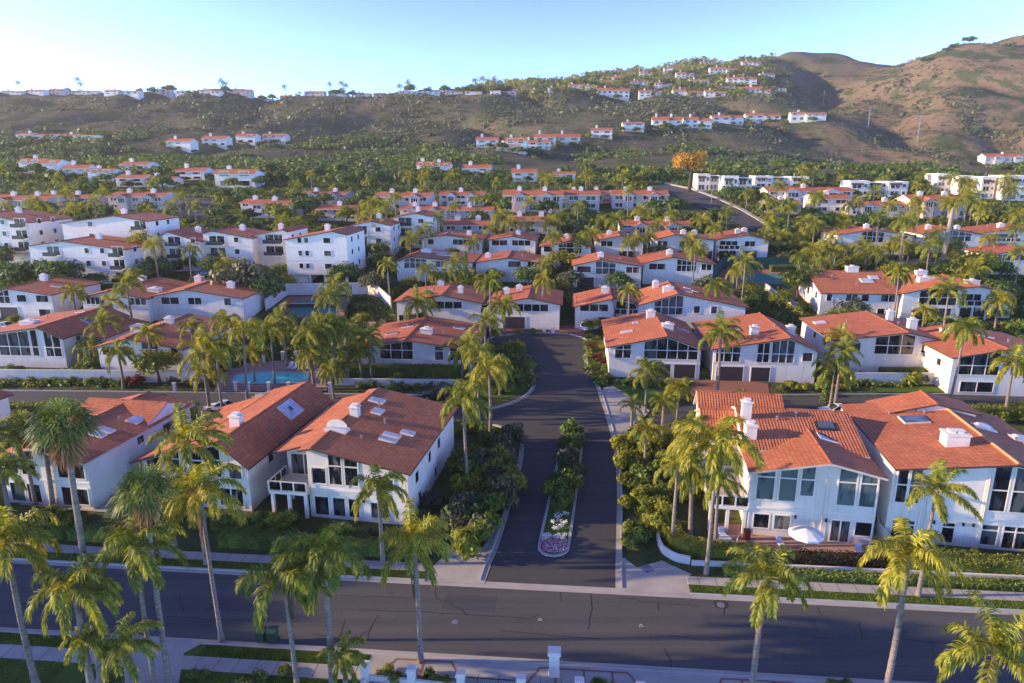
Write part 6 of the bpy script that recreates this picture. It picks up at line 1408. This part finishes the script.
# ------------------------------------------------------------------ cars
def car_proto(paint, suv=False):
    r = empty('parked_car', (0, 0, 0)); L, Wd = (4.7, 1.9) if suv else (4.6, 1.82); h = 1.0 if suv else .88; top = 1.7 if suv else 1.42
    b = bmesh.new(); prof = [(-L / 2, .35), (-L / 2 + .05, .72), (-L / 2 + .3, h), (L / 2 - 1.15, h), (L / 2 - .25, h - .16), (L / 2, .62), (L / 2 - .03, .32)]
    if suv: prof[2] = (-L / 2 + .15, h + .02)
    a = [b.verts.new((-Wd / 2, y, z)) for y, z in prof]; c = [b.verts.new((Wd / 2, y, z)) for y, z in prof]; b.faces.new(a); b.faces.new(c[::-1])
    for i in range(len(prof)): j = (i + 1) % len(prof); b.faces.new((a[j], a[i], c[i], c[j]))
    bmesh.ops.recalc_face_normals(b, faces=b.faces[:]); bmesh.ops.bevel(b, geom=b.edges[:], offset=.09, segments=2, affect='EDGES')
    me = bpy.data.meshes.new('car_body'); b.to_mesh(me); b.free(); me.materials.append(M['car_' + paint]); link('body', me, r)
    y0, y1 = (-L / 2 + .22, L / 2 - 1.25) if suv else (-L / 2 + .75, L / 2 - 1.35); t0, t1 = (y0 + .25, y1 - .75) if suv else (y0 + .75, y1 - .85); wi = Wd / 2 - .08; wt = Wd / 2 - .26
    g = MB(); B = [(-wi, y0, h - .02), (wi, y0, h - .02), (wi, y1, h - .02), (-wi, y1, h - .02)]; T_ = [(-wt, t0, top - .06), (wt, t0, top - .06), (wt, t1, top - .06), (-wt, t1, top - .06)]
    for i in range(4): j = (i + 1) % 4; g.add([B[i], B[j], T_[j], T_[i]])
    g.build('windows', M['glass'], r)
    f = MB(); f.slab([(x, y, z + .07) for x, y, z in T_], .1)
    for i in range(4): f.tube([Vector(B[i]), Vector(T_[i])], [.05, .045], 5)
    for sx in (-1, 1): f.tube([(sx * wi, (y0 + y1) / 2, h), (sx * wt, (t0 + t1) / 2, top - .05)], [.045, .04], 5)
    f.build('roof', M['car_' + paint], r)
    for sx in (-1, 1):
        for y in (-L / 2 + .85, L / 2 - .9):
            w = MB(); w.tube([(sx * (Wd / 2 - .2), y, .34), (sx * (Wd / 2 + .01), y, .34)], [.34, .34], 16); o = w.build('wheel', M['rubber'], r); q = MB(); q.tube([(sx * (Wd / 2 - .02), y, .34), (sx * (Wd / 2 + .025), y, .34)], [.2, .2], 12); q.build('rim', M['alloy'], o)
        q = MB(); q.box(sx * .62 - .2, sx * .62 + .2, L / 2 - .12, L / 2 + .005, .6, .74); q.build('headlight', M['white_lens'], r); q = MB(); q.box(sx * .68 - .16, sx * .68 + .16, -L / 2 - .01, -L / 2 + .1, .68, .84); q.build('tail_light', M['red_light'], r)
        q = MB(); q.box(sx * (Wd / 2 + .08) - .09, sx * (Wd / 2 + .08) + .09, y1 - .25, y1 - .1, h, h + .14); q.build('mirror', M['car_' + paint], r)
    return r
cars = {}
for paint, suv, p, rz, lab in (('black', True, aty(438, 98.3), 1.5, 'black car parked on the back lane behind the deck house'), ('navy', False, aty(158, 96), 1.52, 'dark blue car on the back lane behind the fan palm house'), ('silver', False, aty(269, 97.5), 1.5, 'silver car parked on the lane in front of the pool'), ('white', False, aty(222, 93.8), 1.5, 'white car on the lane just behind the house west of the deck house'),
                               ('white', True, at(591, 330), -.9, 'white car on the brick forecourt at the cul-de-sac head'), ('grey', False, at(551, 270), 1.0, 'grey car outside the gabled garage house'), ('white', False, aty(836, 92.5), 1.5, 'white car showing in the gap between umbrella house and orange-roofed house'), ('black', True, at(980, 318), 1.2, 'black car in the forecourt of the east compound'),
                               ('grey', False, at(186, 209), .6, 'small grey car in the car park'), ('white', False, at(4, 329), 1.4, 'white car at the west edge beside the third-row west house'), ('silver', True, at(204, 276), 1.4, 'silver car below the balcony blocks'), ('red', False, at(846, 325), .3, 'dark red car beside the east compound wall')):
    if lab.startswith('dark red'): continue
    r = car_proto(paint, suv); r.location = p + Vector((0, 0, .05)); r.rotation_euler = (0, 0, rz); tag(r, lab, 'car')
# ------------------------------------------------------------------ patio things
def on_house(x, y): co, si = math.cos(ROTF), math.sin(ROTF); q = Vector((uc.x + x * co - y * si, uc.y + x * si + y * co, 0)); q.z = H(q.x, q.y) + .11; return q
def parasol(p):
    r = empty('patio_umbrella', p); a = MB(); n = 10; rad = 1.6; z0, z1 = 2.15, 2.6
    P = [(rad * math.cos(2 * math.pi * k / n), rad * math.sin(2 * math.pi * k / n), z0) for k in range(n)]; Q = [(x * .5, y * .5, z0 + (z1 - z0) * .62) for x, y, z in P]
    for k in range(n): j = (k + 1) % n; a.add([P[k], P[j], Q[j], Q[k]]); a.add([Q[k], Q[j], (0, 0, z1)]); a.add([P[j], P[k], (P[k][0], P[k][1], z0 - .18), (P[j][0], P[j][1], z0 - .18)])
    a.build('canopy', M['canvas'], r); b = MB(); b.tube([(0, 0, 0), (0, 0, z1 + .1)], [.035, .035], 8); b.build('pole', M['grey_metal'], r); c = MB(); c.tube([(0, 0, 0), (0, 0, .12)], [.35, .3], 12); c.build('base', M['concrete'], r)
    tag(r, 'white round patio umbrella open in front of the teal-windowed house', 'umbrella')
parasol(on_house(4.9, -2.6))
def chair(p, rz, label, m='canvas'):
    r = empty('patio_chair', p, rz); a = MB(); a.box(-.28, .28, -.28, .28, .38, .45); a.build('seat', M[m], r); a = MB(); a.slab([(-.28, .26, .47), (.28, .26, .47), (.28, .40, 1.0), (-.28, .40, 1.0)], .05); a.obox((-.28, .25, .45), (.56, 0, 0), (0, .05, 0), (0, .14, .55)); a.build('backrest', M[m], r)
    for x in (-.25, .25):
        for y in (-.25, .25): a = MB(); a.tube([(x, y, 0), (x, y, .4)], [.025, .025], 6); a.build('leg', M['trim'], r)
    tag(r, label, 'chair', 'white patio chairs')
chair(on_house(2.9, -1.9), .2, 'white patio chair beside the umbrella pole'); chair(on_house(10.0, -2.0), -.1, 'white patio chair by the sliding door of the umbrella house')
for k, (x, y, a) in enumerate(((-3.0, -2.6, 2.2), (-1.6, -2.4, -2.0), (-2.4, -1.2, .2))): chair(on_house(x, y), a, 'white patio chair at the table under the deck, ' + ('west side', 'east side', 'house side')[k])
r = empty('patio_table', on_house(-2.35, -2.3)); a = MB(); a.tube([(0, 0, .7), (0, 0, .75)], [.6, .6], 18); a.build('tabletop', M['canvas'], r); a = MB(); a.tube([(0, 0, 0), (0, 0, .7)], [.06, .06], 8); a.build('pedestal', M['trim'], r); tag(r, 'round white table on the patio under the umbrella house deck', 'table')
r = empty('patio_heater', on_house(-.1, -1.0)); a = MB(); a.box(-.28, .28, -.25, .25, 0, .95); a.build('cabinet', M['car_red'], r); a = MB(); a.box(-.3, .3, -.27, .27, .95, 1.05); a.build('lid', M['metal'], r); tag(r, 'red cabinet grill on the patio by the deck post', 'grill')
# furled canopy on the deck house terrace and one on the umbrella house deck
for p, l, cc in ((at(295, 492), 'grey covered table on the glass-railed deck', None),):
    pass
# street lamps, poles
def pole(px, py, h, label, nm='utility_pole'):
    p = at(px, py); r = empty(nm, p); a = MB(); a.tube([(0, 0, -1), (0, 0, h)], [.35, .22], 7); a.build('mast', M['grey_metal'], r); a = MB()
    for k in range(3): a.box(-2.6 + k * .4, 2.6 - k * .4, -.12, .12, h - 1 - k * 2.6, h - .75 - k * 2.6)
    a.build('crossarms', M['grey_metal'], r); tag(r, label, 'pole')
pole(917, 143, 24, 'tall grey pylon on the dark lower slope of the golden hill'); pole(868, 128, 20, 'thin pylon in the valley between spur and golden hill, the lower of two'); pole(823, 106, 20, 'thin pylon in the valley between spur and golden hill, the upper of two')
def lamp(px, py, h, label):
    p = at(px, py); r = empty('street_lamp', p); a = MB(); a.tube([(0, 0, -.2), (0, 0, h)], [.09, .06], 7); a.tube([(0, 0, h - .2), (0, -.8, h + .15), (0, -1.5, h + .2)], [.05, .045, .04], 6); a.build('post', M['grey_metal'], r); a = MB(); a.box(-.16, .16, -2.0, -1.4, h + .12, h + .28); a.build('lamp_head', M['grey_metal'], r); tag(r, label, 'street lamp')
lamp(711, 205, 8, 'grey street lamp beside the hill road')
# big rock and planters by the lane
a = MB(); c = at(703, 402); g = random.Random(2)
bmr = bmesh.new(); bmesh.ops.create_icosphere(bmr, subdivisions=3, radius=.8)
for v in bmr.verts: v.co *= 1 + .35 * noise.noise(v.co * 1.3 + Vector((3, 1, 2))); v.co.z *= .9
me = bpy.data.meshes.new('boulder'); bmr.to_mesh(me); bmr.free(); me.materials.append(M['concrete']); o = link('boulder', me, None, c + Vector((0, 0, .4))); tag(o, 'pale grey boulder on the lawn below the two-garage house', 'rock')
# mailbox-like white bins on the cul-de-sac kerb
for k, (x, y) in enumerate(((544, 333.5), (553, 333.5))):
    o = empty('kerbside_bin', at(x, y - .6), .1); a = MB(); a.box(-.3, .3, -.3, .3, 0, .9); a.build('bin_body', M['canvas'], o); a = MB(); a.box(-.34, .34, -.34, .34, .9, .99); a.build('lid', M['trim'], o); tag(o, 'white bin on the cul-de-sac kerb, ' + ('west', 'east')[k] + ' of a pair', 'bin')
# tennis net
r = empty('tennis_net', at(313, 308)); a = MB(); a.box(-5.5, 5.5, -.02, .02, .05, 1.0); a.build('net', M['metal'], r); a = MB(); a.box(-5.5, 5.5, -.03, .03, .98, 1.07); a.build('net_band', M['line'], r)
for sx in (-1, 1): a = MB(); a.tube([(sx * 5.55, 0, 0), (sx * 5.55, 0, 1.1)], [.05, .05], 7); a.build('post', M['metal'], r)
tag(r, 'black tennis net with white band across the green court', 'net')
# ------------------------------------------------------------------ labels for repeats: tell each apart by landmark and order
for nm, px, py in (('the pool', 270, 378), ('the tennis court', 312, 308), ('the median island', 562, 490), ('the car park', 198, 208), ('the hill road', 710, 205), ('the east entry bed', 650, 480), ('the west entry bed', 490, 480), ('the near lawn', 90, 660), ('the black gate', 490, 690), ('the upper hard court', 745, 279), ('the central upper terraces', 460, 212), ('the largest upper terrace', 532, 205), ('the stepped white blocks', 985, 192), ('the west-edge upper terraces', 60, 208), ('the canyon mouth', 320, 200), ('the upper lane', 830, 258)):
    LAND.append((nm, at(px, py)))
grp = {}
for o, d in AUTO:
    p = Vector(o.location); cand = sorted((((p - q).length, nm, q) for nm, q in LAND if nm), key=lambda t: t[0])[0]
    dy = p.y - cand[2].y; dx = p.x - cand[2].x; k = max(4, p.y * .05)
    rel = 'in front of' if dy < -k else 'behind' if dy > k else ('west of' if dx < 0 else 'east of')
    grp.setdefault((d, rel, cand[1]), []).append(o)
for (d, rel, nm), os_ in grp.items():
    os_.sort(key=lambda o: proj(o.location)[0])
    for k, o in enumerate(os_):
        n = len(os_)
        t = '' if n == 1 else (', the ' + ('western' if k == 0 else 'eastern') + ' of two') if n == 2 else ', ' + ORD[k] + ' of ' + str(n) + ' from the west'
        o['label'] = '%s %s %s%s' % (d, rel, nm, t)
# ------------------------------------------------------------------ light
SUN_AZ, SUN_EL = R(91), R(15)          # azimuth from the view direction towards the west
sv = Vector((-math.sin(SUN_AZ) * math.cos(SUN_EL), math.cos(SUN_AZ) * math.cos(SUN_EL), math.sin(SUN_EL)))
sl = bpy.data.lights.new('sun', 'SUN'); sl.energy = 3.7; sl.angle = R(.9); sl.color = (1.0, .73, .40)
so = bpy.data.objects.new('sun', sl); COL.objects.link(so); so.rotation_euler = sv.to_track_quat('Z', 'Y').to_euler()
w = bpy.data.worlds.new('World'); scene.world = w; w.use_nodes = True; nt = w.node_tree
sk = nt.nodes.new('ShaderNodeTexSky'); sk.sky_type = 'NISHITA'; sk.sun_disc = False; sk.sun_elevation = SUN_EL; sk.sun_rotation = -SUN_AZ; sk.altitude = 50; sk.air_density = .7; sk.dust_density = 0.0; sk.ozone_density = 4.5
bg = nt.nodes['Background']; bg.inputs['Strength'].default_value = .05; hs = nt.nodes.new('ShaderNodeHueSaturation'); hs.inputs['Saturation'].default_value = .80; hs.inputs['Hue'].default_value = .505; gm_ = nt.nodes.new('ShaderNodeGamma'); gm_.inputs['Gamma'].default_value = 2.0; nt.links.new(sk.outputs['Color'], gm_.inputs['Color']); nt.links.new(gm_.outputs['Color'], hs.inputs['Color']); nt.links.new(mix(nt, 1.0, hs.outputs['Color'], (.78, .91, 1.0), 'MULTIPLY'), bg.inputs['Color'])
scene.view_settings.view_transform = 'Standard'; scene.view_settings.look = 'None'; scene.view_settings.gamma = 1; scene.view_settings.exposure = 1.45
scene.render.engine = 'CYCLES'
cy = scene.cycles; cy.max_bounces = 6; cy.diffuse_bounces = 3; cy.glossy_bounces = 3; cy.transmission_bounces = 4; cy.transparent_max_bounces = 6; cy.use_denoising = True; cy.caustics_reflective = False; cy.caustics_refractive = False

# air: a closed box of thin haze round the place
hz, hn, hb_ = mat('haze'); hn.nodes.remove(hb_); pv = hn.nodes.new('ShaderNodeVolumePrincipled'); pv.inputs['Density'].default_value = .00010; pv.inputs['Color'].default_value = (1, .95, .88, 1); pv.inputs['Anisotropy'].default_value = .25
hn.links.new(pv.outputs[0], hn.nodes['Material Output'].inputs['Volume'])
mb = MB(); mb.box(-1870, 1870, -90, 1800, min(float(Z.min()), 0) - 1, max(float(Z.max()) + 40, 60)); o = setting(mb.build('haze', hz), 'stuff')
for o in COL.objects:
    if o.get('label') and len(o['label'].split()) > 16: print('LONG', o.name, o['label'])
